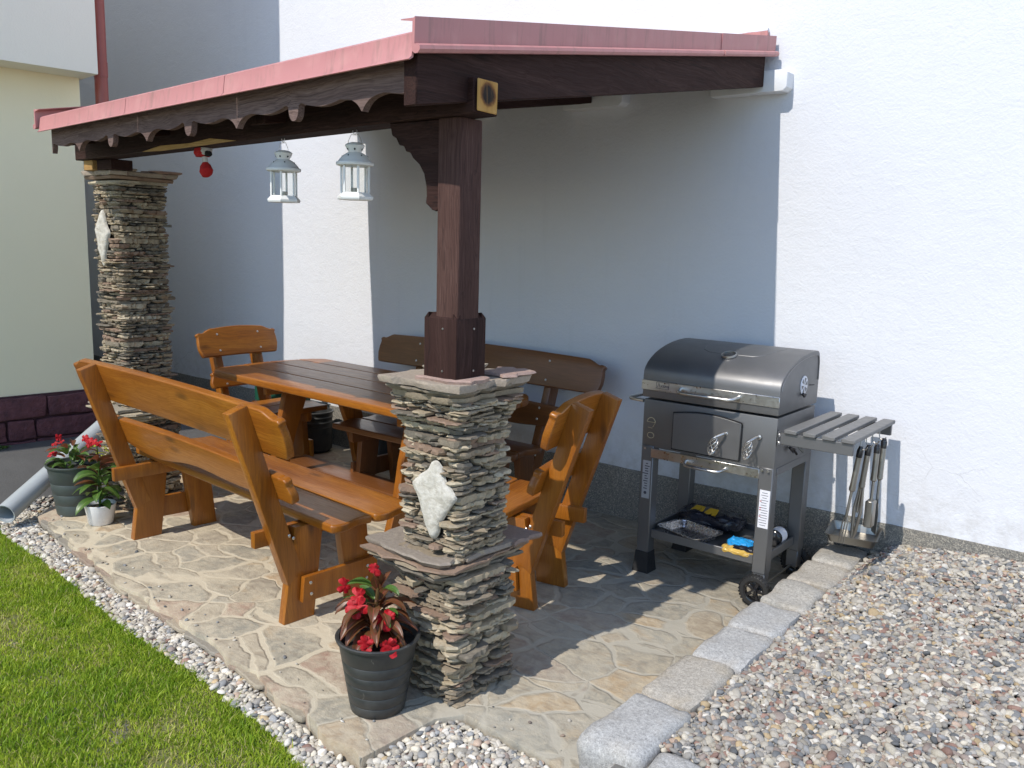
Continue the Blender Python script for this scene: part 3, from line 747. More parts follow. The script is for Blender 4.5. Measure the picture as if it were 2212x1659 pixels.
fs += [tuple(n0+nx+1+k for k in reversed(f)) for f in fs[:nx*ny]]
add(bm, vs, fs); gs('roof_sheet', bm, 'red_sheet', 60)
# board sheathing under the sheet
bm = newbm(); add(bm, [(XL+.02, FL(XL)+.05, ROOF(XL, FL(XL)+.05)-.022), (XR-.03, FL(XR)+.05, ROOF(XR, FL(XR)+.05)-.022), (XR-.03, 4.19, ROOF(XR, 4.19)-.022), (XL+.02, 4.19, ROOF(XL, 4.19)-.022),
    (XL+.02, FL(XL)+.05, ROOF(XL, FL(XL)+.05)-.04), (XR-.03, FL(XR)+.05, ROOF(XR, FL(XR)+.05)-.04), (XR-.03, 4.19, ROOF(XR, 4.19)-.04), (XL+.02, 4.19, ROOF(XL, 4.19)-.04)],
    [(0, 1, 2, 3), (7, 6, 5, 4), (0, 4, 5, 1), (1, 5, 6, 2), (2, 6, 7, 3), (3, 7, 4, 0)]); gs('sheathing', bm, 'wood_stain')
# front drip flashing in three lengths
for (a, b) in ((XL, -3.72), (-3.716, -2.86), (-2.856, XR+0.004)):
    ya, yb = FL(a), FL(b); u = Vector((b-a, yb-ya, 0)); L = u.length
    dz = 0.0
    prof = [(0.0, 2.172), (-0.004, 2.17), (-0.012, 2.108), (-0.022, 2.098), (-0.018, 2.096), (-0.006, 2.104), (0.003, 2.166), (0.06, 2.182), (0.06, 2.184), (0.003, 2.176)]
    bm = newbm(); prism(bm, [(p[0], p[1]) for p in prof], L, frame((a, ya, 0), Vector((-(yb-ya)/L, (b-a)/L, 0)), (0, 0, 1)), 0)
    # frame() z axis = u x v points along -u; flip to +u
    mtx = None
    for v in bm.verts:
        pass
    o = gs('front_flashing', bm, 'red_metal')
    co = [v.co.copy() for v in o.data.vertices]
    cdir = u.normalized(); c0 = Vector((a, ya, 0))
    mid = sum((q-c0).dot(cdir) for q in co)/len(co)
    if mid < 0:
        for v in o.data.vertices: v.co = v.co+cdir*L
# side flashings (verges)
def verge(x, sgn, y0, y1, z0, z1):
    u = Vector((0, y1-y0, z1-z0)); L = u.length
    prof = [(0.0, 0.0), (0.012, 0.004), (0.024, -0.002), (0.026, -0.012), (0.018, -0.021), (0.004, -0.021)]
    poly = [(0.0, 0.075), (0.006, 0.078), (0.004, 0.006), (0.016, 0.006), (0.024, 0.0), (0.026, -0.01), (0.018, -0.019), (0.006, -0.02), (-0.006, -0.012), (-0.004, 0.066), (-0.05, 0.074), (-0.05, 0.077)]
    bm = newbm(); ring0 = []; vs = []; n = len(poly)
    for t in (0, 1):
        for p in poly: vs.append((x+sgn*p[0], y0+(y1-y0)*t, z0+(z1-z0)*t+p[1]))
    fs = [(i, (i+1) % n, n+(i+1) % n, n+i) for i in range(n)]+[tuple(range(n)), tuple(range(2*n-1, n-1, -1))]
    add(bm, vs, fs); return bm
gs('side_flashing', verge(-1.79, 1, 1.768, 3.72, 2.132, 2.132+0.425*(3.72-1.768)/(4.23-1.768)), 'red_metal', 30)
gs('side_flashing', verge(-1.786, 1, 3.66, 4.25, 2.132+0.425*(3.66-1.768)/(4.23-1.768), 2.132+0.425*(4.25-1.768)/(4.23-1.768)), 'red_metal', 30)
gs('side_flashing', verge(-4.80, -1, 2.02, 4.24, 2.132, 2.557), 'red_metal', 30)
# upstand against the wall with ragged plaster bead
bm = newbm(); top = []
for x in np.linspace(-4.78, -1.83, 60): top.append((float(x), 2.672+0.012*mnoise.noise(Vector((float(x)*6, 0, 4)))+0.006*mnoise.noise(Vector((float(x)*21, 0, 4)))))
prism(bm, [(-4.78, 2.56), (-1.83, 2.56)]+top[::-1], 0.02, frame((0, 4.272, 0), (1, 0, 0), (0, 0, 1)), 0); gs('wall_flashing', bm, 'red_metal')
bm = newbm(); tube(bm, [(x, 4.262+0.004*mnoise.noise(Vector((x*13, 2, 0))), z+0.003) for x, z in top], [0.011+0.006*mnoise.noise(Vector((x*17, 5, 0))) for x, z in top], 8); gs('plaster_bead', bm, 'white_plaster')
# rafters and their white wall cleats
RB = lambda y: 1.97+(y-1.75)*0.1725
for k, xc in enumerate((-1.831, -2.86, -3.85, -4.72)):
    bm = newbm(); y0 = FL(xc)+0.012 if k == 0 else FL(xc)+0.13; hw_ = 0.027 if k == 0 else 0.047
    sheared(bm, xc-hw_, xc+hw_, (y0, RB(y0)), (4.19, RB(4.19)), 0.145); gs('rafter', bm, 'wood_stain')
for a, b in ((-2.09, -1.69), (-3.02, -2.62), (-4.0, -3.61), (-4.9, -4.5)):
    bm = newbm(); prism(bm, [(a, 2.367), (b-0.02, 2.367), (b, 2.385), (b, 2.455), (b-0.02, 2.469), (a, 2.469)], 0.086, frame((0, 4.282, 0), (1, 0, 0), (0, 0, 1)), 0.004, 2); gs('wall_cleat', bm, 'white_wood')
# header beam on its slanted line
hdir = Vector((-3.2, 0.281, 0)).normalized()
H0 = Vector((-1.80, 2.065, 0))
HY = lambda x: 2.065+(-1.80-x)*0.0878
bm = newbm(); prism(bm, [(-0.03, 1.985), (3.17, 1.985), (3.17, 2.09), (-0.03, 2.09)], 0.105, frame(H0+Vector((0, 0.0525, 0)), hdir, (0, 0, 1)) @ Matrix.Translation((0, 0, -0.105)), 0.004, 1)
hb = gs('header_beam', bm, 'wood_stain')
co = [v.co.y for v in hb.data.vertices if v.co.x > -2.0]; shift = 2.065-(min(co)+max(co))/2
for v in hb.data.vertices: v.co.y += shift
bm = newbm(); prism(bm, [(-0.047, -0.047), (0.046, -0.049), (0.048, 0.046), (-0.047, 0.047)], 0.006, frame((-1.771, 2.063, 2.0385), (0, 1, 0), (0, 0, 1)), 0.003, 1, goff=False, swap=(2, 0, 1))
o = obj('rotten_end_grain', bm, 'end_grain', hb, True); o['label'] = 'yellow rotten end grain with a black knot'
bm = newbm(); prism(bm, [(-4.1, 0.0), (-3.9, 0.018), (-3.6, 0.012), (-3.42, 0.022), (-3.2, 0.0), (-3.5, -0.004), (-3.9, -0.006)], 0.005, frame((0, HY(0.0)-0.0545, 1.986), (1, -0.0878, 0), (0, 0, 1)), 0)
obj('bare_wood_strip', bm, 'bare_wood', hb, True)
# spacer blocks on the left pillar
bm = newbm(); box(bm, (-4.86, 2.36, 1.957), (0.10, 0.10, 0.054), ID, 0.003, 1); gs('spacer_block', bm, 'bare_wood')
bm = newbm(); box(bm, (-4.70, 2.38, 1.957), (0.16, 0.12, 0.054), ID, 0.003, 1); gs('spacer_block', bm, 'wood_stain')
# post, sleeve, carved bracket
bm = newbm(); box(bm, (-1.912, 2.103, 1.5625), (0.098, 0.105, 0.845), ID, 0.007, 2); post = gs('post', bm, 'wood_board')
bm = newbm()
for (cx, cy, sx, sy) in ((-1.936, 2.043, 0.148, 0.022), (-1.936, 2.187, 0.148, 0.022), (-1.871, 2.115, 0.022, 0.118), (-2.0, 2.115, 0.022, 0.118)):
    pass
for k in range(4):
    Mt = Matrix.Translation((-1.934, 2.117, 1.141)) @ Matrix.Rotation(k*PI/2, 4, 'Z')
    n = 1; wd = 0.146
    for q in range(n):  # grooved face boards, slanted tops
        a = -wd/2+wd*q/n+0.0005; b = -wd/2+wd*(q+1)/n-0.0005
        prism(bm, [(0, 0), (0.208, 0), (0.226, 0.02), (0, 0.02)], b-a, Mt @ frame((a, -0.073, 0), (0, 0, 1), (0, 1, 0)) @ Matrix.Rotation(0, 4, 'Z') @ Matrix.Translation((0, 0, -(b-a))), 0.0011, 1)
lathe(bm, [(0.099, 0.20), (0.099, 0.207), (0.077, 0.2245)], Matrix.Translation((-1.934, 2.117, 1.141)), 4, True, True, PI/4)
slv = obj('post_sleeve', bm, 'wood_stain', post, True, 25)
for k in range(4):
    for z in (0.035, 0.175):
        bm = newbm()
        Mt = Matrix.Translation((-1.934, 2.117, 1.141)) @ Matrix.Rotation(k*PI/2, 4, 'Z')
        lathe(bm, [(0.004, -0.0005), (0.0035, 0.0015), (0.001, 0.002)], Mt @ frame((0.012, -0.0735, z), (1, 0, 0), (0, 0, 1)) @ Matrix.Rotation(0, 4, 'X'), 10)
        obj('nail', bm, 'steel_dull', slv, True)
br = [(-2.195, 1.984), (-2.185, 1.945), (-2.165, 1.935), (-2.150, 1.912), (-2.128, 1.908), (-2.118, 1.890), (-2.098, 1.886), (-2.085, 1.868), (-2.055, 1.846), (-2.033, 1.815), (-2.022, 1.775), (-2.020, 1.745), (-2.024, 1.722), (-2.010, 1.712), (-1.995, 1.70), (-1.975, 1.694), (-1.962, 1.705), (-1.962, 1.984)]
bm = newbm(); prism(bm, br, 0.055, frame((0, 2.115, 0), (1, 0, 0), (0, 0, 1)), 0.003, 1); gs('carved_bracket', bm, 'wood_stain')
# scalloped bargeboard
def wave(x):
    per = 0.385; p = ((x+4.007)/(2*per)) % 1.0   # 0 = round drip, 0.5 = pointed drip
    d = min(p, 1-p)*2*per; e = abs(p-0.5)*2*per
    z = 0.024-0.012*math.sin(min(1.0, max(0.0, (d-0.07)/0.2))*PI)-0.05*math.exp(-e/0.032)
    if d < 0.07: z = 0.024+0.006*math.sin(max(0, d-0.03)/0.04*PI)
    if d < 0.030: z = 0.012-0.036*math.sqrt(max(0, 1-(d/0.030)**2))
    return z
def barge(xa, xb, m):
    bm = newbm(); n = int((xb-xa)/0.006)
    low = [(xa+(xb-xa)*i/n, 2.012+wave(xa+(xb-xa)*i/n)) for i in range(n+1)]
    ya = FL(xa)+0.066; sl2 = -0.0878
    prism(bm, [(p[0]-xa, p[1]) for p in low]+[(xb-xa, 2.115), (0, 2.115)], 0.024, frame((xa, ya, 0), (1, sl2, 0), (0, 0, 1)), 0.0)
    return bm
gs('scalloped_bargeboard', barge(-4.76, -1.864, None), 'wood_valance', 30)
bm = newbm(); L = 2.9; prism(bm, [(0, 2.045), (L-0.08, 2.045), (L-0.08, 2.135), (0, 2.135)], 0.02, frame((-4.76, FL(-4.76)+0.092, 0), (1, -0.0878, 0), (0, 0, 1)), 0.002, 1); gs('fascia_board', bm, 'wood_stain')

# ------------------------------------------------------------------ benches, chairs and table
DT = Vector((0, -0.314, 0.949))
def board_outline(x0, x1, h, drop=0.03, shoulder=0.13, crown=0.012, wav=0.0, inset=0.03):
    L = x1-x0; out = []
    n = 28
    for i in range(n+1):                        # bottom edge
        t = i/n; x = x0+inset+(L-2*inset)*t
        out.append((x, 0.0-wav*math.sin(t*PI*2)*0.6+wav*0.5*math.cos(t*PI*4)-wav*0.5 if wav else 0.004*math.sin(t*PI)))
    for t in (0.12, 0.35, 0.6, 0.8): out.append((x1-inset*(1-t)*(1 if t < .5 else 0.8)+0.012*math.sin(t*PI*1.6), h*t*0.9))
    hh = h-drop
    out += [(x1-0.004, hh-0.012), (x1-0.012, hh), (x1-0.03, hh+0.003)]
    for t in seg(0, 1, 8): out.append((x1-0.04-(shoulder-0.04)*t, hh+drop*(t*t*(3-2*t))))
    m = 12
    for i in range(1, m): t = i/m; out.append((x1-shoulder-(L-2*shoulder)*t, h+crown*math.sin(t*PI)))
    for t in seg(1, 0, 8): out.append((x0+0.04+(shoulder-0.04)*t, hh+drop*(t*t*(3-2*t))))
    out += [(x0+0.03, hh+0.003), (x0+0.012, hh), (x0+0.004, hh-0.012)]
    for t in (0.8, 0.6, 0.35, 0.12): out.append((x0+inset*(1-t)*(1 if t < .5 else 0.8)-0.012*math.sin(t*PI*1.6), h*t*0.9))
    return out
def plank_outline(x0, x1, y0, y1, amp=0.018):
    out = []
    for t in seg(0, 1, 10): out.append((x0+(x1-x0)*t, y0))
    for t in seg(0.08, 0.92, 8): out.append((x1+amp*math.sin(t*PI*2)*0.7+0.006, y0+(y1-y0)*t))
    for t in seg(1, 0, 10): out.append((x0+(x1-x0)*t, y1))
    for t in seg(0.92, 0.08, 8): out.append((x0-amp*math.sin(t*PI*2)*0.7-0.006, y0+(y1-y0)*t))
    return out
bolt_me = None
def bolt(parent, p, nrm):
    global bolt_me
    if bolt_me is None:
        bm = newbm(); lathe(bm, [(0.0075, 0), (0.0072, 0.0022), (0.005, 0.0042), (0.002, 0.005)], ID, 12)
        o = obj('bolt', bm, 'steel'); bolt_me = o.data; bpy.data.objects.remove(o)
    b = bpy.data.objects.new('bolt', bolt_me); col.objects.link(b); b.parent = parent; b.location = p
    b.rotation_euler = Vector(nrm).to_track_quat('Z', 'Y').to_euler(); return b
def seat_furniture(name, label, cat, loc, rz, group, half, up, low, seat, m='wood_oak', lowwav=0.0, mirror_bolt=True):
    T = thing(name, label, cat, loc, rz, group)
    th = 0.044
    for s in (-1, 1):
        xo = s*half-th/2
        FM = lambda off=0.0: frame((xo+off, 0, 0), (0, 1, 0), (0, 0, 1))
        def part(nm, poly, t, off, bev=0.004):
            bm = newbm(); prism(bm, poly, t, FM(off), bev, 2, swap=(1, 0, 2)); return obj(nm, bm, m, T)
        part('leg', [(0, 0), (0.15, 0), (0.20, 0.40), (0.02, 0.40), (0.02, 0.36), (0.10, 0.171), (0.024, 0.168)] if False else [(0, 0), (0.15, 0), (0.20, 0.412), (0.06, 0.412), (0.024, 0.168)], th, 0)
        part('leg', [(0.335, 0), (0.468, 0), (0.425, 0.412), (0.275, 0.412)], th, 0)
        bp = part('back_post', [(0.022, 0.168), (0.055, 0.19), (0.098, 0.20), (-0.148, 0.953), (-0.228, 0.925)], th+0.006, -0.003)
        ox = (th+0.001 if s > 0 else -0.026)
        st = part('stretcher', [(0.075, 0.085), (0.475, 0.075), (0.468, 0.195), (0.085, 0.195)], 0.026, ox)
        for (by, bz) in ((0.115, 0.165), (0.118, 0.115), (0.415, 0.16), (0.41, 0.105)): bolt(st, (xo+ox+(0.026 if s > 0 else 0), by, bz), (s, 0, 0))
        ix = (-0.034 if s > 0 else th+0.002)
        part('seat_rail', [(-0.10, 0.345), (0.53, 0.345), (0.545, 0.36), (0.545, 0.413), (-0.10, 0.413)], 0.032, ix)
        bolt(bp, (xo+(th+0.003 if s > 0 else -0.003), 0.03, 0.385), (s, 0, 0)); bolt(bp, (xo+(th+0.003 if s > 0 else -0.003), 0.05, 0.37), (s, 0, 0))
    for k, (y0, y1) in enumerate(((0.115, 0.325), (0.335, 0.56))):
        bm = newbm(); po = plank_outline(seat[0], seat[1], y0, y1)
        prism(bm, po, 0.036, frame((0, 0, 0.415), (1, 0, 0), (0, 1, 0)), 0.010, 3); obj('seat_plank', bm, m, T)
    def bk(nm, x0, x1, z0, z1, **kw):
        h = (z1-z0)/0.949; yb = 0.098-0.3278*(z0-0.20)
        fwd = Vector((0, 0.949, 0.314)); o0 = Vector((0, yb, z0))+fwd*0.0365
        bm = newbm(); prism(bm, board_outline(x0, x1, h, **kw), 0.036, frame(o0, (1, 0, 0), DT), 0.009, 3)
        B_ = obj(nm, bm, m, T)
        for s in (-1, 1):
            for q in (0.2, 0.78): bolt(B_, o0+Vector((s*half, 0, 0))+DT*h*q-fwd*0.001, fwd)
        return B_
    bk('backrest_board', up[0], up[1], 0.755, 0.945)
    bk('backrest_board', low[0], low[1], 0.545, 0.655, drop=0.004, shoulder=0.06, crown=0.016, wav=lowwav, inset=0.006)
    return T
ang = math.atan2(2.044-2.137, -2.848+4.238)
seat_furniture('garden_bench', 'varnished orange brown wooden bench with its back to the lawn', 'bench', (-3.535, 2.10, 0), ang, 'wooden benches along the table', 0.705, (-1.02, 0.93), (-0.83, 0.83), (-0.88, 0.90), 'wood_oak', 0.030)
seat_furniture('garden_bench', 'brown wooden bench standing against the white wall in the shade', 'bench', (-3.51, 3.99, 0), PI, 'wooden benches along the table', 0.54, (-0.93, 0.93), (-0.72, 0.72), (-0.66, 0.66), 'wood_bench_dark', 0.015)
seat_furniture('garden_chair', 'wooden chair at the far left end of the table, its backrest facing right', 'chair', (-5.22, 3.53, 0), -PI/2, 'wooden chairs at the table ends', 0.165, (-0.325, 0.325), (-0.27, 0.27), (-0.27, 0.27), 'wood_oak')
seat_furniture('garden_chair', 'wooden chair behind the near stone pillar, seen from its back', 'chair', (-2.15, 3.04, 0), PI/2+0.165, 'wooden chairs at the table ends', 0.155, (-0.30, 0.30), (-0.255, 0.255), (-0.26, 0.26), 'wood_oak')

TB = thing('garden_table', 'long varnished wooden plank table with rounded ends under the shelter', 'table', (-3.93, 3.47, 0), R(-2.2))
rows = [(-0.44, -0.165), (-0.16, 0.055), (0.06, 0.27), (0.275, 0.44)]
def end_x(y): return 1.06-0.10*max(0, (abs(y)-0.30)/0.14)**2+0.02*math.cos(y*9)
for (a, b) in rows:
    n = 8; r_ = [(end_x(a+(b-a)*i/n), a+(b-a)*i/n) for i in range(n+1)]; l_ = [(-end_x(b+(a-b)*i/n), b+(a-b)*i/n) for i in range(n+1)]
    bm = newbm(); prism(bm, r_+l_, 0.045, frame((0, 0, 0.695), (1, 0, 0), (0, 1, 0)), 0.0075 if abs(a) < .4 and abs(b) < .4 else 0.010, 3); obj('table_plank', bm, 'wood_oak', TB)
for s in (-1, 1):
    xo = -0.42 if s < 0 else 0.72
    for q in (-1, 1):
        bm = newbm(); P_ = [(q*0.44, 0.0), (q*0.30, 0.0), (q*0.245, 0.25), (q*0.20, 0.40), (q*0.10, 0.66), (q*0.27, 0.66), (q*0.33, 0.42), (q*0.36, 0.25)]
        prism(bm, P_, 0.05, frame((xo-0.025, 0, 0), (0, 1, 0), (0, 0, 1)), 0.006, 2, swap=(1, 0, 2)); obj('leg', bm, 'wood_oak', TB)
    bm = newbm(); box(bm, (xo+s*0.045, 0, 0.665), (0.04, 0.76, 0.06), ID, 0.005, 2); obj('top_rail', bm, 'wood_oak', TB)
bm = newbm(); box(bm, (0.06, 0.0, 0.115), (1.56, 0.20, 0.036), ID, 0.006, 2); obj('foot_plank', bm, 'wood_bench_dark', TB)

# ------------------------------------------------------------------ grill cart
GR = thing('barbecue_grill', 'anthracite charcoal grill cart with a rounded lid and slatted side shelf by the white wall', 'grill', (-1.71, 3.84, 0))
def gp_(name, bm, m, parent=None, auto=38, label=None):
    o = obj(name, bm, m, parent or GR, True, auto)
    if label: o['label'] = label
    return o
X0, X1, Y0, Y1 = -2.05, -1.375, 3.60, 4.075
bm = newbm(); box(bm, ((X0+X1)/2, (Y0+Y1)/2+0.004, 0.755), (X1-X0-0.004, Y1-Y0-0.012, 0.235), ID, 0.006, 2); body = gp_('fire_box', bm, 'grill')
# lid: profile swept along x with end caps
lp = [(3.598, 0.884), (3.598, 0.99), (3.601, 1.012), (3.609, 1.028), (3.63, 1.05), (3.66, 1.070), (3.70, 1.090), (3.75, 1.107), (3.81, 1.122), (3.87, 1.132), (3.94, 1.139), (4.0, 1.141), (4.045, 1.138), (4.062, 1.128), (4.072, 1.10), (4.077, 1.0), (4.077, 0.884)]
bm = newbm(); prism(bm, [(p[0], p[1]) for p in lp], X1-X0+0.006, frame((X0-0.003, 0, 0), (0, 1, 0), (0, 0, 1)), 0.007, 2); lid = gp_('lid', bm, 'grill', None, 25)
# recessed rib on the lid side
bm = newbm(); pr = [(X1+0.004, p[0]*0.93+0.07*3.85, 0.9+(p[1]-0.884)*0.86) for p in lp[1:-1]]; tube(bm, pr, 0.0035, 6); gp_('side_bead', bm, 'grill', lid)
bm = newbm(); pr = []
for t in seg(0, 1, 10): pr.append((-1.95+0.08*t*0+0.0, 3.80-0.0*t, 1.1215))
def lz(y): return float(np.interp(y, [p[0] for p in lp[4:13]], [p[1] for p in lp[4:13]]))
cv = [(-1.86, 3.86), (-1.84, 3.80), (-1.80, 3.772), (-1.74, 3.766), (-1.66, 3.768), (-1.58, 3.77), (-1.55, 3.785), (-1.53, 3.82), (-1.51, 3.88), (-1.49, 3.95)]
tube(bm, [(x, y, lz(y)-0.001) for x, y in cv], 0.003, 6); gp_('pressed_line', bm, 'grill', lid)
bm = newbm(); box(bm, ((X0+X1)/2, 3.594, 0.945), (X1-X0+0.010, 0.006, 0.048), ID, 0.002, 1); band = gp_('trim_band', bm, 'steel', lid)
bm = newbm()
for (c, s) in (((-1.941, 3.5905, 0.965), (0.066, 0.001, 0.0016)), ((-1.941, 3.5905, 0.935), (0.066, 0.001, 0.0016)), ((-1.974, 3.5905, 0.95), (0.0016, 0.001, 0.031)), ((-1.908, 3.5905, 0.95), (0.0016, 0.001, 0.031))): box(bm, c, s)
tube(bm, [(-1.969, 3.590, 0.939), (-1.961, 3.590, 0.960), (-1.953, 3.590, 0.939)], 0.0012, 6); gp_('maker_plate_outline', bm, 'ink', band)
textmesh('maker_lettering', 'ctiva', 0.022, frame((-1.929, 3.5905, 0.948), (1, 0, 0), (0, 0, 1)), 'ink', band)
# handles
def handle(p0, p1, out, r=0.008, drop=0.0):
    a = Vector(p0); b = Vector(p1); u = (b-a).normalized(); o_ = Vector(out)
    P_ = [a]
    for t in (0.3, 0.6, 0.85): P_.append(a+o_*t+u*0.02*t*t)
    P_ += [a+o_+u*0.035, b+o_-u*0.035]
    for t in (0.85, 0.6, 0.3): P_.append(b+o_*t-u*0.02*t*t)
    P_.append(b); bm = newbm(); tube(bm, P_, r, 12); return bm
gp_('lid_handle', handle((-1.845, 3.592, 0.948), (-1.555, 3.592, 0.948), (0, -0.055, -0.012)), 'steel', lid)
gp_('drawer_handle', handle((-1.80, 3.60, 0.607), (-1.60, 3.60, 0.607), (0, -0.05, -0.012), 0.007), 'steel')
gp_('side_handle', handle((X0, 3.612, 0.862), (X0, 3.93, 0.862), (-0.095, 0, 0.0), 0.009), 'steel', body)
# front door panel with rounded top
po = [(-1.878, 0.655), (-1.540, 0.655), (-1.538, 0.82)]
for t in seg(0, 1, 12): po.append((-1.54-0.338*t, 0.826+0.018*math.sin(t*PI)))
bm = newbm(); prism(bm, po, 0.007, frame((0, 3.6015, 0), (1, 0, 0), (0, 0, 1)), 0.002, 1); door = gp_('charcoal_door', bm, 'grill')
bm = newbm(); prism(bm, [(p[0]*1.022+0.0376, 0.74+(p[1]-0.74)*1.06) for p in po], 0.003, frame((0, 3.602, 0), (1, 0, 0), (0, 0, 1)), 0); gp_('door_gap', bm, 'dark', door)
def spring_knob(p0, tilt):
    """bent rod ending in a spiral wire grip"""
    b = newbm(); a = Vector(p0); e = a+Vector((-0.028+tilt, -0.045, -0.012)); tube(b, [a, a+Vector((-0.004, -0.022, 0.002)), e], 0.006, 10); lathe(b, [(0.011, 0), (0.010, 0.006), (0.004, 0.008)], frame(a+Vector((0, 0.004, 0)), (1, 0, 0), (0, 0, 1)), 12)
    tip = e+Vector((-0.022+tilt, -0.012, -0.085))
    ax = (tip-e); n = ax.normalized(); u = n.cross(Vector((0, 1, 0))).normalized(); v = n.cross(u)
    g = newbm()
    for k in range(6):
        P_ = []
        for i in range(13):
            t = i/12; r_ = 0.019*math.sin(PI*t)**0.75+0.002; th_ = 2*PI*k/6+t*PI*1.1; P_.append(e+ax*t+(u*math.cos(th_)+v*math.sin(th_))*r_)
        tube(g, P_, 0.0022, 6)
    return b, g
b, g_ = spring_knob((-1.607, 3.597, 0.77), 0.0); o = gp_('door_knob', b, 'steel', door); gp_('wire_grip', g_, 'steel', door)
b, g_ = spring_knob((-1.452, 3.60, 0.778), 0.006); o = gp_('height_crank', b, 'steel', body); gp_('wire_grip', g_, 'steel', body)
# front rails and legs
bm = newbm(); box(bm, (-1.716, 3.606, 0.612), (0.55, 0.012, 0.045), ID, 0.002, 1); gp_('front_rail', bm, 'steel')
bm = newbm(); box(bm, (X1-0.006, 3.84, 0.625), (0.012, 0.40, 0.035), ID, 0.002, 1); gp_('side_rail', bm, 'grill')
bm = newbm(); box(bm, (X0+0.006, 3.84, 0.625), (0.012, 0.40, 0.035), ID, 0.002, 1); gp_('side_rail', bm, 'grill')
legs = []
for (lx_, ly_, zb) in ((-2.012, 3.635, 0.0), (-1.411, 3.635, 0.10), (-2.012, 4.045, 0.0), (-1.411, 4.045, 0.10)):
    bm = newbm(); box(bm, (lx_, ly_, (zb+0.05+0.645)/2), (0.066, 0.062, 0.645-zb-0.05), ID, 0.004, 1); lg_ = gp_('leg', bm, 'grill'); legs.append(lg_)
    if zb == 0.0:
        bm = newbm(); lathe(bm, [(0.062, 0.0), (0.058, 0.02), (0.05, 0.09), (0.049, 0.105)], frame((lx_, ly_, 0.001), (1, 0, 0), (0, 1, 0)), 4, ph=PI/4); gp_('leg_foot', bm, 'rubber', lg_, 30)
    else:
        bm = newbm(); box(bm, (lx_, ly_, 0.11), (0.058, 0.054, 0.09), ID, 0.004, 1); gp_('axle_bracket', bm, 'grill', lg_)
# bolts on the leg tops, hinge plates
bm = newbm()
for p in ((-1.425, 3.5955, 0.632), (-1.398, 3.5955, 0.632), (-2.02, 3.5955, 0.632)): lathe(bm, [(0.006, 0), (0.005, 0.003)], frame(p, (1, 0, 0), (0, 0, 1)), 10)
for p in ((-1.3725, 3.62, 0.80), (-1.3725, 3.62, 0.765)): lathe(bm, [(0.010, 0), (0.009, 0.006), (0.004, 0.008)], frame(p, (0, 1, 0), (0, 0, 1)), 12)
gp_('bolt_heads', bm, 'steel', body)
# wheels: tyre, rim
for wy in (3.588, 4.09):
    Mw = frame((-1.413, wy, 0.073), (1, 0, 0), (0, 0, 1)) @ Matrix.Translation((0, 0, -0.016))
    bm = newbm(); lathe(bm, [(0.050, 0.0), (0.066, 0.0), (0.072, 0.006), (0.072, 0.026), (0.066, 0.032), (0.050, 0.032), (0.050, 0.0)], Mw, 36, False, False)
    for k in range(30):
        box(bm, (0, 0, 0), (0.004, 0.008, 0.034), Mw @ Matrix.Rotation(2*PI*k/30, 4, 'Z') @ Matrix.Translation((0.0715, 0, 0.016)))
    tyre = gp_('wheel', bm, 'rubber', None, 30)
    bm = newbm(); lathe(bm, [(0.014, -0.002), (0.014, 0.034)], Mw, 16)
    lathe(bm, [(0.044, 0.004), (0.050, 0.002), (0.050, 0.03), (0.044, 0.028), (0.044, 0.004)], Mw, 30, False, False)
    for k in range(5): box(bm, (0, 0, 0), (0.036, 0.016, 0.012), Mw @ Matrix.Rotation(2*PI*k/5, 4, 'Z') @ Matrix.Translation((0.028, 0, 0.016)), 0.002, 1)
    gp_('wheel_rim', bm, 'black_gloss', tyre)
bm = newbm(); tube(bm, [(-1.413, 3.56, 0.073), (-1.413, 4.12, 0.073)], 0.005, 8); gp_('axle', bm, 'steel_dull')
# bottom shelf tray
bm = newbm(); box(bm, (-1.712, 3.84, 0.190), (0.60, 0.40, 0.012), ID, 0.003, 1); tray = gp_('bottom_shelf', bm, 'grill')
bm = newbm()
for c, s in (((-1.712, 3.628, 0.202), (0.53, 0.012, 0.042)), ((-1.712, 4.05, 0.202), (0.53, 0.012, 0.042)), ((-2.012, 3.84, 0.202), (0.012, 0.34, 0.042)), ((-1.411, 3.84, 0.202), (0.012, 0.34, 0.042))): box(bm, c, s, ID, 0.002, 1)
gp_('shelf_rail', bm, 'grill', tray)
# thermometer and side vent
ty = 3.745; Mth = frame((-1.685, ty, lz(ty)+0.001), (1, 0, 0), (0, 1, (lz(ty+.02)-lz(ty-.02))/0.04))
bm = newbm(); lathe(bm, [(0.034, 0.0), (0.037, 0.004), (0.036, 0.011), (0.031, 0.012), (0.031, 0.008)], Mth, 32, True, False); th_ = gp_('thermometer', bm, 'steel', lid)
bm = newbm(); lathe(bm, [(0.031, 0.0075), (0.001, 0.0085)], Mth, 32, False, False); gp_('thermometer_glass', bm, 'black_gloss', th_)
Mv = frame((X1+0.0035, 3.876, 0.992), (0, 1, 0), (0, 0, 1))
bm = newbm(); lathe(bm, [(0.044, 0), (0.044, 0.003), (0.041, 0.004), (0.001, 0.004)], Mv, 32); vent = gp_('side_vent', bm, 'label_white', lid, 38, 'pale round air vent with petal openings')
bm = newbm()
for k in range(6):
    a = 2*PI*k/6+0.26; pet = [(0.008*math.cos(a)-0.0*math.sin(a), 0.008*math.sin(a))]
    for t in seg(-1, 1, 6): pet.append((0.035*math.cos(a+t*0.30), 0.035*math.sin(a+t*0.30)))
    prism(bm, pet, 0.001, Mv @ Matrix.Translation((0, 0, 0.004)), 0)
gp_('vent_opening', bm, 'grill', vent)
bm = newbm(); tube(bm, [(X1+0.006, 3.86, 0.955), (X1+0.022, 3.86, 0.945)], [0.006, 0.011], 10); gp_('vent_knob', bm, 'black_gloss', vent)
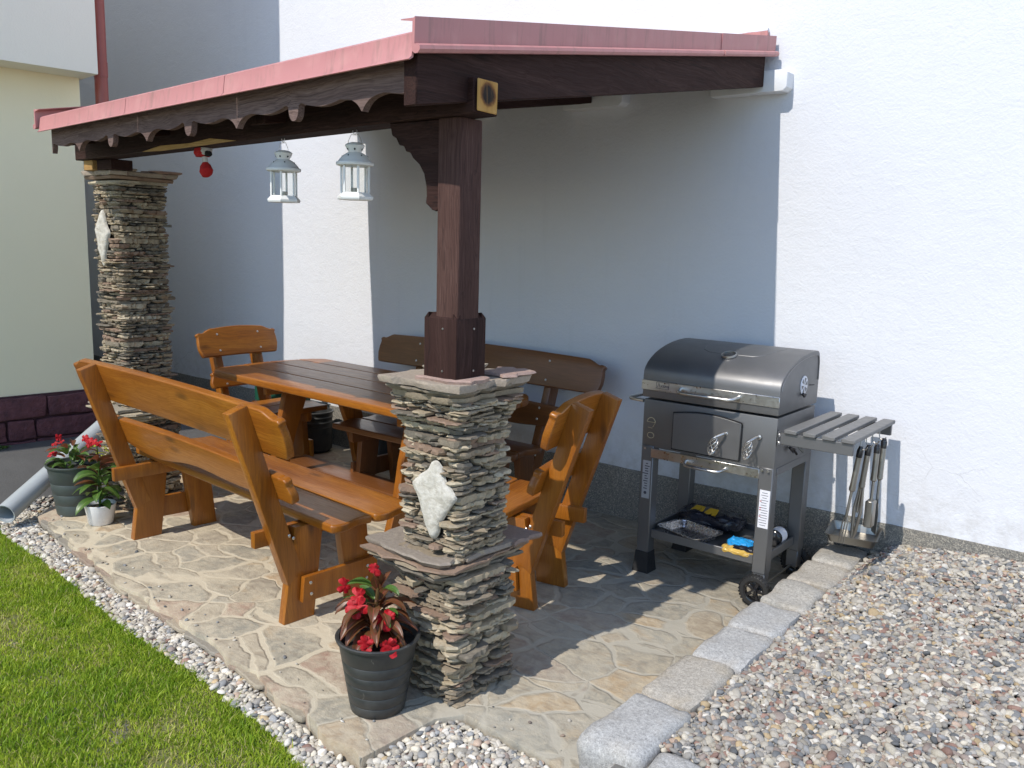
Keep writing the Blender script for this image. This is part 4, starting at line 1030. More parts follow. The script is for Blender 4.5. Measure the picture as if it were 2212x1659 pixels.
bm = newbm(); tube(bm, [(X1+0.002, 3.76, 0.72), (X1+0.03, 3.76, 0.705)], [0.006, 0.013], 10); tube(bm, [(X1+0.028, 3.75, 0.715), (X1+0.034, 3.775, 0.69)], 0.006, 8); gp_('damper_knob', bm, 'black_gloss', body)
bm = newbm(); tube(bm, [(X1+0.002, 3.95, 0.985), (X1+0.012, 3.965, 0.985), (X1+0.012, 3.99, 0.984)], 0.0022, 6); gp_('lid_pin', bm, 'rubber', lid)
# labels on the legs
bm = newbm(); box(bm, (-1.407, 3.6035, 0.455), (0.048, 0.001, 0.175), ID); st = gp_('warning_label', bm, 'label_white', legs[1])
bm = newbm()
for k in range(14):
    z = 0.53-k*0.0115; box(bm, (-1.407+rnd.uniform(-.004, .002), 3.6028, z), (rnd.uniform(0.018, 0.036), 0.0006, 0.0022))
gp_('small_print', bm, 'ink', st)
bm = newbm()
for z in (0.49, 0.46, 0.45, 0.42): box(bm, (-1.424, 3.6026, z), (0.008, 0.0006, 0.004))
gp_('red_marks', bm, 'ink_red', st)
bm = newbm(); box(bm, (-2.010, 3.6035, 0.475), (0.042, 0.001, 0.19), ID); st = gp_('spec_label', bm, 'label_silver', legs[0])
bm = newbm()
for k in range(11):
    z = 0.555-k*0.0125; box(bm, (-2.010+rnd.uniform(-.006, .004), 3.6028, z), (rnd.uniform(0.012, 0.032), 0.0006, 0.0045))
lathe(bm, [(0.008, 0), (0.008, 0.0006)], frame((-2.012, 3.603, 0.408), (1, 0, 0), (0, 0, 1)), 14); gp_('spec_print', bm, 'ink', st)
# silver print on the fire box, left
bm = newbm()
for k in range(9):
    a0 = PI*k/9; tube(bm, [(-1.995+0.022*math.cos(a0+t*PI/9), 3.597, 0.765+0.022*math.sin(a0+t*PI/9)) for t in (0, 1)], 0.0018, 5)
tube(bm, [(-2.017, 3.597, 0.765), (-1.973, 3.597, 0.765), (-1.985, 3.597, 0.742)], 0.0016, 5); tube(bm, [(-2.012, 3.597, 0.738), (-1.988, 3.597, 0.736)], 0.0014, 5)
tube(bm, [(-1.995+0.018*math.cos(t), 3.597, 0.700+0.014*math.sin(t)) for t in seg(0, 2*PI, 14)], 0.0014, 5); gp_('silver_print', bm, 'ink_silver', body)
# side shelf
SH = newbm(); box(SH, (-1.20, 3.605, 0.79), (0.31, 0.018, 0.052), ID, 0.002, 1)
shf = gp_('side_shelf_rail', SH, 'grill')
SH = newbm(); box(SH, (-1.20, 4.16, 0.79), (0.31, 0.018, 0.052), ID, 0.002, 1); gp_('side_shelf_rail', SH, 'grill')
for k in range(4):
    xa = -1.338+k*0.0815; bm = newbm(); box(bm, (xa+0.029+0.0*k, 3.882, 0.826), (0.055, 0.60, 0.018), ID, 0.003, 1); gp_('shelf_slat', bm, 'slat', shf)
for k, (yy) in enumerate((3.68, 3.76, 3.85, 3.95)):
    bm = newbm(); tube(bm, [(-1.042, yy, 0.818), (-1.040, yy, 0.795), (-1.030, yy-0.004, 0.782), (-1.016, yy-0.006, 0.784), (-1.010, yy-0.008, 0.796)], 0.0022, 6); gp_('hook', bm, 'steel_dull', shf)
bm = newbm(); box(bm, (-1.3705, 3.622, 0.782), (0.004, 0.034, 0.07), ID, 0.001, 1); gp_('hinge_plate', bm, 'grill', shf)
bm = newbm(); tube(bm, [(-1.335, 3.70, 0.77), (-1.30, 3.70, 0.735), (-1.29, 3.71, 0.72)], 0.006, 8); gp_('folding_latch', bm, 'grill', shf)

# tools hanging from the hooks
def tool(name, label, y, zt, zb, lean, headfn, dx=0.0):
    T = thing(name, label, 'grill tool', (-1.018+dx, y, zt), 0, 'grill tools hanging from the side shelf')
    top = Vector((-1.018+dx, y, zt)); bot = Vector((-1.018+dx+lean[0], y+lean[1], zb)); d = bot-top
    P_ = lambda t: top+d*t
    bm = newbm(); tube(bm, [P_(0.02), P_(0.42)], 0.0125, 12); h = obj('handle', bm, 'steel_dull', T, True)
    bm = newbm(); tube(bm, [P_(-0.01), P_(0.03), P_(0.10)], [0.008, 0.0138, 0.0135], 12); obj('handle_cap', bm, 'black_gloss', h, True)
    bm = newbm(); tube(bm, [P_(0.40), P_(0.44), P_(0.46), P_(0.72)], [0.0135, 0.0135, 0.006, 0.006], 10); headfn(bm, P_, d.normalized()); obj('tool_head', bm, 'steel_dull', T, True)
def fork(bm, P_, n):
    u = n.cross(Vector((0.3, 1, 0))).normalized()
    for k in (-1, 0, 1): tube(bm, [P_(0.70), P_(0.78)+u*0.012*k, P_(1.0)+u*0.012*k], 0.0026, 6)
def spat(bm, P_, n):
    u = n.cross(Vector((1, 0.6, 0))).normalized(); a = P_(0.66)
    prism(bm, [(-0.012, 0), (0.012, 0), (0.035, 0.06), (0.035, 0.16), (-0.035, 0.16), (-0.035, 0.06)], 0.0025, frame(a, u, n), 0.0008, 1)
def tongs(bm, P_, n):
    u = n.cross(Vector((0.3, 1, 0))).normalized()
    for k in (-1, 1): tube(bm, [P_(0.3)+u*0.004*k, P_(0.7)+u*0.016*k, P_(0.95)+u*0.006*k, P_(1.0)+u*0.002*k], [0.004, 0.007, 0.008, 0.004], 8)
def brush(bm, P_, n):
    box(bm, P_(0.86), (0.035, 0.05, 0.12), ID, 0.004, 1)
tool('grill_fork', 'steel grill fork leaning leftmost under the side shelf', 3.68, 0.79, 0.36, (-0.045, -0.005), fork, -0.02)
tool('grill_tongs', 'steel grill tongs with brownish arms beside the fork', 3.76, 0.785, 0.37, (-0.03, -0.01), tongs, -0.01)
tool('grill_brush', 'short handled steel grill scraper between the tongs and the spatula', 3.85, 0.775, 0.42, (0.0, -0.02), brush)
tool('grill_spatula', 'steel grill spatula with a broad slotted blade at the right', 3.95, 0.785, 0.38, (0.0, -0.03), spat)

# things on the bottom shelf
def crumple(bm, c, s, seed, amp=0.02, M_=ID, flat=0.4):
    tb = bmesh.new(); bmesh.ops.create_icosphere(tb, subdivisions=4, radius=1)
    for v in tb.verts:
        q = v.co.copy(); q = Vector((math.copysign(abs(q.x)**0.55, q.x), math.copysign(abs(q.y)**0.55, q.y), math.copysign(abs(q.z)**0.75, q.z)))
        v.co = Vector((q.x*s[0], q.y*s[1], q.z*s[2]))+mnoise.noise_vector(q*2.6+Vector((seed, 0, 0)))*amp+mnoise.noise_vector(q*7+Vector((seed, 0, 0)))*amp*0.35
        if v.co.z < -s[2]*0.8: v.co.z = -s[2]*0.8
    merge(bm, tb, M_ @ Matrix.Translation(c))
T = thing('foil_tray', 'shallow aluminium foil tray on the grill shelf in front of the charcoal sack', 'tray', (-1.83, 3.74, 0.197))
bm = newbm(); Mt = Matrix.Translation((-1.82, 3.73, 0.199)) @ Matrix.Rotation(-0.25, 4, 'Z')
def rr(a, b, r_, z, n=4):
    return [(sx*(a-r_)+r_*math.cos(q), sy*(b-r_)+r_*math.sin(q), z) for sx, sy, q0 in ((1, 1, 0), (-1, 1, PI/2), (-1, -1, PI), (1, -1, 1.5*PI)) for q in [q0+PI/2*i/n for i in range(n+1)]]
rings = [rr(0.105, 0.075, 0.02, 0.0), rr(0.125, 0.092, 0.03, 0.035), rr(0.138, 0.105, 0.035, 0.037), rr(0.138, 0.105, 0.035, 0.034), rr(0.123, 0.090, 0.03, 0.032), rr(0.103, 0.073, 0.02, 0.003)]
vs = [v for r_ in rings for v in r_]; n = len(rings[0]); fs = [(i*n+k, i*n+(k+1) % n, (i+1)*n+(k+1) % n, (i+1)*n+k) for i in range(5) for k in range(n)]+[tuple(range(n-1, -1, -1)), tuple(5*n+k for k in range(n))]
vs = [Vector(v)+mnoise.noise_vector(Vector(v)*40)*0.003 for v in vs]; add(bm, vs, fs, Mt); obj('tray_body', bm, 'foil', T, True)
T = thing('charcoal_sack', 'black charcoal sack with yellow lettering at the back of the grill shelf', 'sack', (-1.82, 3.95, 0.197))
bm = newbm(); crumple(bm, (-1.80, 3.93, 0.246), (0.17, 0.085, 0.046), 3, 0.014); obj('sack_film', bm, 'bag_black', T, True)
for k, (x_, y_, s_) in enumerate(((-1.88, 3.925, 0.05), (-1.80, 3.935, 0.05), (-1.74, 3.95, 0.03))):
    pass
bm = newbm()
for k, (x_, w_, sk) in enumerate(((-1.875, 0.034, 0.012), (-1.835, 0.026, -0.006), (-1.80, 0.034, 0.014), (-1.76, 0.03, -0.008))):
    prism(bm, [(-w_/2, -0.022), (w_/2-0.008, -0.022), (w_/2+sk, 0.0), (w_/2-0.004+sk, 0.026), (-w_/2+sk, 0.026), (-w_/2+0.006, 0.002)], 0.004, frame((x_, 3.888-0.05*k*0.03, 0.291), (1, -0.06, 0), (0, 0.86, 0.38)), 0)
obj('sack_print', bm, 'print_yellow', T, True)
T = thing('lighter_pack', 'crumpled blue and golden firelighter pack at the front of the grill shelf', 'pack', (-1.53, 3.68, 0.197))
bm = newbm(); crumple(bm, (-1.53, 3.665, 0.216), (0.085, 0.05, 0.014), 8, 0.008); obj('lower_film', bm, 'film_gold', T, True)
bm = newbm(); crumple(bm, (-1.54, 3.70, 0.240), (0.062, 0.045, 0.013), 15, 0.010); obj('upper_film', bm, 'film_blue', T, True)
bm = newbm(); crumple(bm, (-1.50, 3.69, 0.230), (0.06, 0.06, 0.014), 21, 0.010); obj('dark_film', bm, 'bag_black', T, True)
T = thing('fluid_bottle', 'black bottle with a white label lying behind the right grill leg', 'bottle', (-1.46, 3.93, 0.197))
bm = newbm(); Mb = frame((-1.455, 3.86, 0.238), (1, 0, 0), (0, 0, 1)) @ Matrix.Rotation(PI, 4, 'X')
lathe(bm, [(0.030, 0.0), (0.038, 0.006), (0.038, 0.12), (0.03, 0.145), (0.014, 0.16), (0.014, 0.18)], Mb, 24); bo = obj('bottle_body', bm, 'black_gloss', T, True)
bm = newbm(); lathe(bm, [(0.0388, 0.03), (0.0388, 0.095)], Mb, 24, False, False); obj('paper_label', bm, 'label_white', bo, True)

# metal tray behind the kerb end
T = thing('metal_tray', 'grey metal tray standing on the ground below the hanging grill tools', 'tray', (-1.19, 4.12, 0.2))
bm = newbm(); Mt = Matrix.Translation((-1.165, 4.15, 0.235)) @ Matrix.Rotation(0.15, 4, 'Z') @ Matrix.Rotation(0.06, 4, 'X')
rings = [rr(0.10, 0.09, 0.02, 0.0), rr(0.112, 0.10, 0.02, 0.040), rr(0.118, 0.106, 0.02, 0.042), rr(0.117, 0.105, 0.02, 0.038), rr(0.109, 0.097, 0.02, 0.037), rr(0.097, 0.087, 0.02, 0.004)]
vs = [v for r_ in rings for v in r_]; add(bm, vs, fs, Mt); obj('tray_body', bm, 'steel_dull', T, True)

# ------------------------------------------------------------------ hanging things
def lantern(x, y, zb, label, rot):
    T = thing('hanging_lantern', label, 'lantern', (x, y, zb), rot, 'white lanterns hanging from the header beam')
    n = 6; r_ = 0.082
    bm = newbm(); lathe(bm, [(0.092, 0.0), (0.096, 0.006), (0.096, 0.012), (0.080, 0.024), (0.076, 0.028)], ID, n); obj('base', bm, 'lantern', T, auto=25)
    for k in range(n):
        a = 2*PI*k/n; bm = newbm(); box(bm, (0.073*math.cos(a), 0.073*math.sin(a), 0.078), (0.011, 0.008, 0.105), Matrix.Identity(4), 0.0015, 1)
        bm.transform(ID); obj('corner_post', bm, 'lantern', T)
        a2 = a+PI/n; m_ = frame((0.062*math.cos(a2), 0.062*math.sin(a2), 0.0285), (-math.sin(a2), math.cos(a2), 0), (0, 0, 1))
        bm = newbm(); prism(bm, [(-0.033, 0), (0.033, 0), (0.033, 0.10), (-0.033, 0.10)], 0.0015, m_, 0); obj('glass_pane', bm, 'glass', T)
    prof = [(0.080, 0.128), (0.095, 0.131), (0.098, 0.137), (0.095, 0.143), (0.086, 0.146), (0.078, 0.155), (0.062, 0.168), (0.046, 0.176), (0.036, 0.180)]
    bm = newbm(); lathe(bm, prof, ID, 30); rf = obj('roof', bm, 'lantern', T, auto=30)
    prof = [(0.032, 0.180), (0.036, 0.186), (0.047, 0.200), (0.051, 0.206), (0.047, 0.210), (0.036, 0.215), (0.02, 0.218), (0.002, 0.219)]
    bm = newbm(); lathe(bm, prof, ID, 26); obj('chimney', bm, 'lantern', rf, auto=30)
    bm = newbm()
    for k in range(6):
        a = 2*PI*k/6+0.3; lathe(bm, [(0.0035, 0), (0.0035, 0.001)], frame((0.066*math.cos(a), 0.066*math.sin(a), 0.1665), Vector((-math.sin(a), math.cos(a), 0)), Vector((-0.6*math.cos(a), -0.6*math.sin(a), 0.8))), 8)
        lathe(bm, [(0.0045, 0), (0.0045, 0.001)], frame((0.0418*math.cos(a+.5), 0.0418*math.sin(a+.5), 0.1915), Vector((-math.sin(a+.5), math.cos(a+.5), 0)), Vector((0.6*math.cos(a+.5), 0.6*math.sin(a+.5), 0.8))), 8)
    obj('vent_holes', bm, 'dark', rf)
    bm = newbm(); lathe(bm, [(0.019, 0.030), (0.02, 0.046), (0.018, 0.046), (0.017, 0.040)], ID, 16); obj('tealight', bm, 'steel_dull', T)
    H_ = (1.992-zb)/0.93
    bm = newbm(); P_ = [(-0.036, 0, 0.212), (-0.034, 0, 0.225), (-0.018, 0, 0.25), (-0.004, 0, H_-0.028), (0.0, 0, H_-0.022), (0.004, 0, H_-0.028), (0.018, 0, 0.25), (0.034, 0, 0.225), (0.036, 0, 0.212)]
    tube(bm, P_, 0.0013, 6); obj('wire_handle', bm, 'steel', T)
    bm = newbm(); P_ = [(0.0, 0.0, H_+0.012), (0.0, 0, H_-0.002)]
    P_ += [(0.011*math.sin(t), 0, H_-0.013+0.011*math.cos(t)) for t in seg(0.0, 1.6*PI, 14)]; tube(bm, P_, 0.0018, 6); obj('screw_hook', bm, 'steel', T)
    T.scale = (0.70, 0.70, 0.93)
    return T
hx1, hx2 = -2.915, -2.44
lantern(hx1, HY(hx1), 1.735, 'white metal lantern hanging in front of the shadow edge, left one of the pair', 0.2)
lantern(hx2, HY(hx2), 1.738, 'white metal lantern hanging nearer to the wooden post', 0.55)

T = thing('hanging_ornament', 'small red and white felt ornament hanging under the header beam', 'ornament', (-3.62, 2.23, 1.99)); T.scale = (0.8, 0.8, 0.95)
bm = newbm(); crumple(bm, (-3.615, HY(-3.6)+0.02, 1.968), (0.042, 0.036, 0.03), 4, 0.006); obj('upper_body', bm, 'red_felt', T, True)
bm = newbm(); crumple(bm, (-3.575, HY(-3.6)+0.02, 1.976), (0.018, 0.03, 0.03), 5, 0.006); obj('white_trim', bm, 'white_felt', T, True)
bm = newbm(); crumple(bm, (-3.56, HY(-3.6)+0.02, 1.957), (0.014, 0.02, 0.014), 6, 0.004); obj('black_boot', bm, 'black_felt', T, True)
bm = newbm(); tube(bm, [(-3.595, HY(-3.6)+0.02, 1.945), (-3.59, HY(-3.6)+0.02, 1.915)], 0.016, 10); obj('white_neck', bm, 'white_felt', T, True)
bm = newbm(); tube(bm, [(-3.592, HY(-3.6)+0.02, 1.92), (-3.588, HY(-3.6)+0.02, 1.902), (-3.582, HY(-3.6)+0.02, 1.878), (-3.574, HY(-3.6)+0.02, 1.862), (-3.568, HY(-3.6)+0.02, 1.852)], [0.014, 0.030, 0.038, 0.030, 0.008], 14); obj('red_sack', bm, 'red_felt', T, True)

# ------------------------------------------------------------------ pots and plants
def leaf(bm, base, d, L, W, droop, roll=0.0, curl=0.25):
    d = Vector(d).normalized(); up = Vector((0, 0, 1)); side = d.cross(up)
    side = side.normalized() if side.length > 0.05 else Vector((1, 0, 0))
    p = Vector(base); vs = []; gs_ = []; n = 7; cur = d.copy()
    for i in range(n+1):
        t = i/n; wd = W*math.sin(PI*min(1, t*0.93+0.07))**0.8*(1-0.3*t); nrm = side.cross(cur).normalized()
        s2 = (side*math.cos(roll)+nrm*math.sin(roll)).normalized(); n2 = s2.cross(cur)
        for k in (-1, -0.5, 0, 0.5, 1):
            vs.append(p+s2*wd*k/2+n2*(abs(k)*wd*curl)+n2*0.0015*rnd.uniform(-1, 1)); gs_.append((t*2, k, rnd.random()*0.05))
        p = p+cur*(L/n); cur = (cur+Vector((0, 0, -droop/n))).normalized()
    fs = [(i*5+k, i*5+k+1, (i+1)*5+k+1, (i+1)*5+k) for i in range(n) for k in range(4)]
    add(bm, vs, fs, ID, Vector((rnd.uniform(0, 40), 0, 0)), None, gs_)
def flower(name, c, nrm, r_, parent):
    bm = newbm(); nrm = (Vector(nrm).normalized()+Vector((rnd.uniform(-.45, .45), rnd.uniform(-.45, .45), rnd.uniform(-.35, .35)))).normalized(); a0 = rnd.random()*6
    u = nrm.cross(Vector((0.2, 0.1, 1))).normalized(); v = nrm.cross(u); np_ = rnd.choice([5, 6, 7])
    for k in range(np_):
        a = a0+2*PI*k/np_+rnd.uniform(-.35, .35); d = u*math.cos(a)+v*math.sin(a); s = nrm.cross(d); vs = []; n = 6; rk = r_*rnd.uniform(.65, 1.2); cup = rnd.uniform(-.25, .55); tw = rnd.uniform(-.4, .4); ph = rnd.random()*9
        for i in range(n+1):
            t = i/n; wd = rk*0.85*math.sin(PI*(0.10+0.74*t))**0.8*(0.4+0.6*t)
            for q in (-1, -0.5, 0, 0.5, 1):
                notch = 0.12*t*t*(1-abs(q))*(1 if abs(q) < .4 else 0)
                p = Vector(c)+d*rk*(t-notch*0.6)*(1-0.10*abs(q))+s*wd*q*0.55+nrm*rk*(cup*t*(1-0.55*t)-0.20*abs(q)*t+tw*q*t*0.35+0.06*k/np_+0.07*t*math.sin(q*4+ph)-0.30*t*t*max(0, -cup+.2))
                vs.append(p)
        add(bm, vs, [(i*5+q, i*5+q+1, (i+1)*5+q+1, (i+1)*5+q) for i in range(n) for q in range(4)])
    return obj(name, bm, 'petal', parent, True, 50)
def pot_mesh(c, rt, rb, h, lip=0.006, ribs=0):
    bm = newbm(); prof = [(rb*0.92, 0.0), (rb, 0.004)]
    if ribs:
        for k in range(ribs):
            t = (k+1)/(ribs+1)*0.86; r_ = rb+(rt-rb)*t; prof += [(r_-0.0001, h*t-0.002), (r_-0.0013, h*t), (r_+0.0003, h*t+0.002)]
    prof += [(rt-0.001, h-0.014), (rt+lip, h-0.012), (rt+lip+0.002, h-0.003), (rt+lip-0.002, h), (rt-0.004, h-0.002), (rt-0.007, h-0.035), (rt-0.012, h-0.04)]
    lathe(bm, prof, Matrix.Translation(c), 40, True, False); return bm
def soil_mesh(c, r_, z):
    bm = newbm(); vs = [(0, 0, z)]; fs = []
    for i in range(1, 9):
        for k in range(28):
            rr_ = r_*i/8; a = 2*PI*k/28; vs.append((rr_*math.cos(a), rr_*math.sin(a), z+0.010*mnoise.noise(Vector((rr_*math.cos(a)*45, rr_*math.sin(a)*45, 3)))))
    for k in range(28): fs.append((0, 1+k, 1+(k+1) % 28))
    for i in range(7):
        for k in range(28): fs.append((1+i*28+k, 1+i*28+(k+1) % 28, 1+(i+1)*28+(k+1) % 28, 1+(i+1)*28+k))
    add(bm, vs, fs, Matrix.Translation(c)); return bm
# the near pot in front of the pillar
pc = Vector((-2.055, 1.885, 0.0))
T = thing('potted_plant', 'large scratched black pot with drooping bronze leaves and red flowers before the pillar', 'potted plant', pc); T.scale = (1.13, 1.13, 0.99)
pot = obj('pot', pot_mesh(pc, 0.121, 0.083, 0.272, 0.006, 5), 'pot_black', T, True, 50)
obj('soil', soil_mesh(pc, 0.114, 0.238), 'soil', pot, True)
bm = newbm(); tube(bm, [pc+Vector((0.0, -0.01, 0.235)), pc+Vector((-0.005, -0.01, 0.33)), pc+Vector((0.0, 0.0, 0.44))], [0.008, 0.007, 0.005], 8)
for k in range(7):
    a = k*0.9; tube(bm, [pc+Vector((0, 0, 0.30+0.015*k)), pc+Vector((0.05*math.cos(a), 0.05*math.sin(a), 0.33+0.014*k))], [0.004, 0.0025], 6)
obj('stem', bm, 'leaf_bronze', T, True)
bm = newbm()
for k in range(44):
    a = k*2.4+rnd.uniform(-.3, .3); z = 0.27+0.15*(k/56)
    leaf(bm, pc+Vector((0.025*math.cos(a)-.008, 0.025*math.sin(a)-.004, z)), (math.cos(a), math.sin(a), 0.35+0.5*k/56), rnd.uniform(0.08, 0.13), rnd.uniform(0.032, 0.048), rnd.uniform(1.5, 2.6), rnd.uniform(-.5, .5))
for k in range(5): leaf(bm, pc+Vector((0, 0, 0.43)), (rnd.uniform(-.5, .5), rnd.uniform(-.5, .5), 1), rnd.uniform(0.06, 0.09), 0.035, 0.3, rnd.uniform(-1, 1))
obj('foliage', bm, 'leaf_bronze', T, True, 60)
bm = newbm()
for k in range(9):
    a = rnd.uniform(0, 6.28); leaf(bm, pc+Vector((0.02*math.cos(a), 0.02*math.sin(a), rnd.uniform(.30, .45))), (math.cos(a), math.sin(a), 0.7), rnd.uniform(0.06, 0.1), 0.032, rnd.uniform(.8, 1.8), rnd.uniform(-.4, .4))
obj('green_foliage', bm, 'leaf_green', T, True, 60)
V_ = Vector((0.62, -0.55, 0.45))
for (dx, dy, z, r_) in ((0.005, -0.02, 0.515, 0.02), (-0.085, -0.055, 0.435, 0.022), (-0.03, -0.055, 0.415, 0.022), (-0.02, -0.065, 0.385, 0.028), (0.055, -0.035, 0.352, 0.028), (0.07, -0.02, 0.365, 0.02), (0.045, -0.09, 0.29, 0.022), (0.04, -0.088, 0.265, 0.02), (0.10, -0.055, 0.29, 0.024), (0.105, -0.05, 0.272, 0.02)):
    flower('flower', pc+Vector((dx, dy, z)), V_+Vector((rnd.uniform(-.4, .4), rnd.uniform(-.4, .4), rnd.uniform(-.3, .3))), r_*1.3, T)
# left dark grey pot
qc = Vector((-4.905, 2.16, 0.0))
T = thing('potted_plant', 'dark grey pot of red flowers beside the grey drain pipe', 'potted plant', qc); T.scale = (1.1, 1.1, 1.03)
pot = obj('pot', pot_mesh(qc, 0.125, 0.088, 0.285, 0.006, 3), 'pot_dark_grey', T, True, 50)
obj('soil', soil_mesh(qc, 0.116, 0.245), 'soil', pot, True)
bm = newbm()
for k in range(24):
    a = k*2.4; leaf(bm, qc+Vector((0.04*math.cos(a), 0.04*math.sin(a), 0.25+0.10*rnd.random())), (math.cos(a), math.sin(a), rnd.uniform(.4, 1.4)), rnd.uniform(0.07, 0.11), rnd.uniform(0.03, 0.045), rnd.uniform(.6, 1.8), rnd.uniform(-.5, .5))
obj('foliage', bm, 'leaf_green', T, True, 60)
bm = newbm()
for k in range(8):
    a = k*0.9; leaf(bm, qc+Vector((0.05*math.cos(a), 0.05*math.sin(a), 0.30+0.08*rnd.random())), (math.cos(a), math.sin(a), rnd.uniform(.2, .9)), rnd.uniform(0.08, 0.12), 0.036, rnd.uniform(.8, 1.6), rnd.uniform(-.8, .8))
obj('bronze_foliage', bm, 'leaf_bronze', T, True, 60)
for (dx, dy, z, r_) in ((-0.075, -0.03, 0.42, 0.022), (-0.085, -0.05, 0.385, 0.024), (-0.08, -0.06, 0.35, 0.024), (-0.03, -0.09, 0.345, 0.026), (-0.06, -0.03, 0.395, 0.02), (0.03, 0.05, 0.42, 0.024), (0.06, 0.06, 0.41, 0.024), (0.09, 0.07, 0.405, 0.024), (0.12, 0.08, 0.40, 0.022), (0.075, 0.05, 0.392, 0.02)):
    flower('flower', qc+Vector((dx, dy, z)), V_+Vector((rnd.uniform(-.5, .5), rnd.uniform(-.4, .4), rnd.uniform(-.3, .3))), r_, T)
# white pot
wc = Vector((-4.615, 2.165, 0.0))
T = thing('potted_plant', 'small white pot with green and bronze leaves beside the front bench', 'potted plant', wc); T.scale = (1.22, 1.22, 1.15)
bm = newbm(); lathe(bm, [(0.046, 0.0), (0.052, 0.004), (0.066, 0.09), (0.068, 0.098), (0.066, 0.10), (0.062, 0.095), (0.058, 0.08)], Matrix.Translation(wc), 36, True, False); pot = obj('pot', bm, 'pot_white', T, True, 50)
obj('soil', soil_mesh(wc, 0.058, 0.082), 'soil', pot, True)
bm = newbm(); tube(bm, [wc+Vector((0, 0, 0.08)), wc+Vector((-.005, 0, 0.2)), wc+Vector((0.01, 0, 0.31))], [0.006, 0.005, 0.003], 8); obj('stem', bm, 'leaf_green', T, True)
bm = newbm()
for k in range(20):
    a = k*2.4; z = 0.10+0.19*k/20; leaf(bm, wc+Vector((0.012*math.cos(a), 0.012*math.sin(a), z)), (math.cos(a), math.sin(a), rnd.uniform(.2, .9)), rnd.uniform(0.09, 0.13), rnd.uniform(0.045, 0.06), rnd.uniform(.9, 2.0), rnd.uniform(-.4, .4), 0.15)
obj('foliage', bm, 'leaf_green', T, True, 60)
bm = newbm()
for (a, z, L) in ((3.6, 0.24, 0.12), (0.6, 0.30, 0.12), (5.4, 0.31, 0.09), (1.6, 0.27, 0.1), (4.4, 0.18, 0.11)): leaf(bm, wc+Vector((0, 0, z)), (math.cos(a), math.sin(a), 0.8), L, 0.045, 1.2, rnd.uniform(-.8, .8), 0.3)
obj('bronze_foliage', bm, 'leaf_bronze', T, True, 60)
# lime creeping plant at the left pillar's foot
bm = newbm(); tc = Vector((-4.93, 2.33, 0.0))
T = thing('creeping_plant', 'lime green trailing plant at the foot of the far stone pillar', 'plant', tc)
for k in range(70):
    z = rnd.uniform(0.08, 0.36); a = rnd.uniform(0, 6.28); leaf(bm, tc+Vector((rnd.uniform(-.03, .05), rnd.uniform(-.04, .02), z)), (math.cos(a), math.sin(a)-.4, rnd.uniform(-.2, .7)), rnd.uniform(.02, .04), 0.016, 0.8, rnd.uniform(-1, 1))
obj('foliage', bm, 'leaf_lime', T, True, 60)
bm = newbm(); tube(bm, [tc+Vector((0, -.01, 0)), tc+Vector((.01, -.01, .2)), tc+Vector((0, -.02, .36))], 0.004, 6); obj('stem', bm, 'leaf_green', T, True)
# weeds at the yellow house's base
T = thing('weed_clump', 'dark green weeds growing at the base of the yellow house', 'weeds', (-6.2, 2.17, 0.14)); bm = newbm()
for k in range(60):
    a = rnd.uniform(0, 6.28); leaf(bm, (-6.19+rnd.uniform(-.02, .10), 2.17+rnd.uniform(-.14, .10), 0.14), (math.cos(a), math.sin(a), rnd.uniform(.3, 1.2)), rnd.uniform(.04, .09), 0.02, 1.2, 0)
obj('foliage', bm, 'leaf_green', T, True, 60)

# black ribbed bucket and other small things by the wall
kc = Vector((-5.11, 4.05, 0.0))
T = thing('ribbed_bucket', 'black ribbed plastic bucket by the white wall, seen under the table', 'bucket', kc)
bm = newbm(); prof = [(0.10, 0)]
for k in range(7): z = 0.03+k*0.038; r_ = 0.108+0.018*z/0.3; prof += [(r_, z), (r_+0.005, z+0.006), (r_+0.005, z+0.012), (r_, z+0.018)]
prof += [(0.128, 0.30), (0.134, 0.302), (0.134, 0.312), (0.122, 0.312), (0.12, 0.02), (0.001, 0.02)]
lathe(bm, prof, Matrix.Translation(kc), 36, True, False); obj('bucket_body', bm, 'pot_black', T, True, 40)
kc = Vector((-4.50, 4.16, 0.0))
T = thing('watering_can', 'small dark watering can with a thin handle under the table', 'watering can', kc)
bm = newbm(); lathe(bm, [(0.075, 0), (0.08, 0.01), (0.075, 0.16), (0.05, 0.19), (0.045, 0.19)], Matrix.Translation(kc), 24, True, True); obj('can_body', bm, 'pot_black', T, True)
bm = newbm(); tube(bm, [kc+Vector((-.06, 0, .16)), kc+Vector((-.07, 0, .27)), kc+Vector((0, 0, .31)), kc+Vector((.06, 0, .26)), kc+Vector((.07, 0, .12))], 0.007, 8); obj('handle', bm, 'rubber', T, True)
bm = newbm(); tube(bm, [kc+Vector((-.06, 0, .06)), kc+Vector((-.14, 0, .17)), kc+Vector((-.18, 0, .22))], [0.014, 0.01, 0.009], 8); obj('spout', bm, 'pot_black', T, True)
kc = Vector((-5.42, 3.98, 0.0))
T = thing('green_crate', 'dark green plastic crate behind the far left chair', 'crate', kc)
bm = newbm()
for c, s in (((0, -.12, .25), (.36, .012, .5)), ((0, .12, .25), (.36, .012, .5)), ((-.174, 0, .25), (.012, .23, .5)), ((.174, 0, .25), (.012, .23, .5)), ((0, 0, .01), (.34, .23, .012))): box(bm, Vector(c)+kc, s, ID, 0.003, 1)
obj('crate_walls', bm, 'bag_green', T, True)
bm = newbm(); 
for c, s in (((0, -.131, .49), (.38, .012, .03)), ((0, .131, .49), (.38, .012, .03)), ((-.185, 0, .49), (.012, .25, .03)), ((.185, 0, .49), (.012, .25, .03))): box(bm, Vector(c)+kc, s, ID, 0.003, 1)
obj('rim', bm, 'bag_green', T, True)

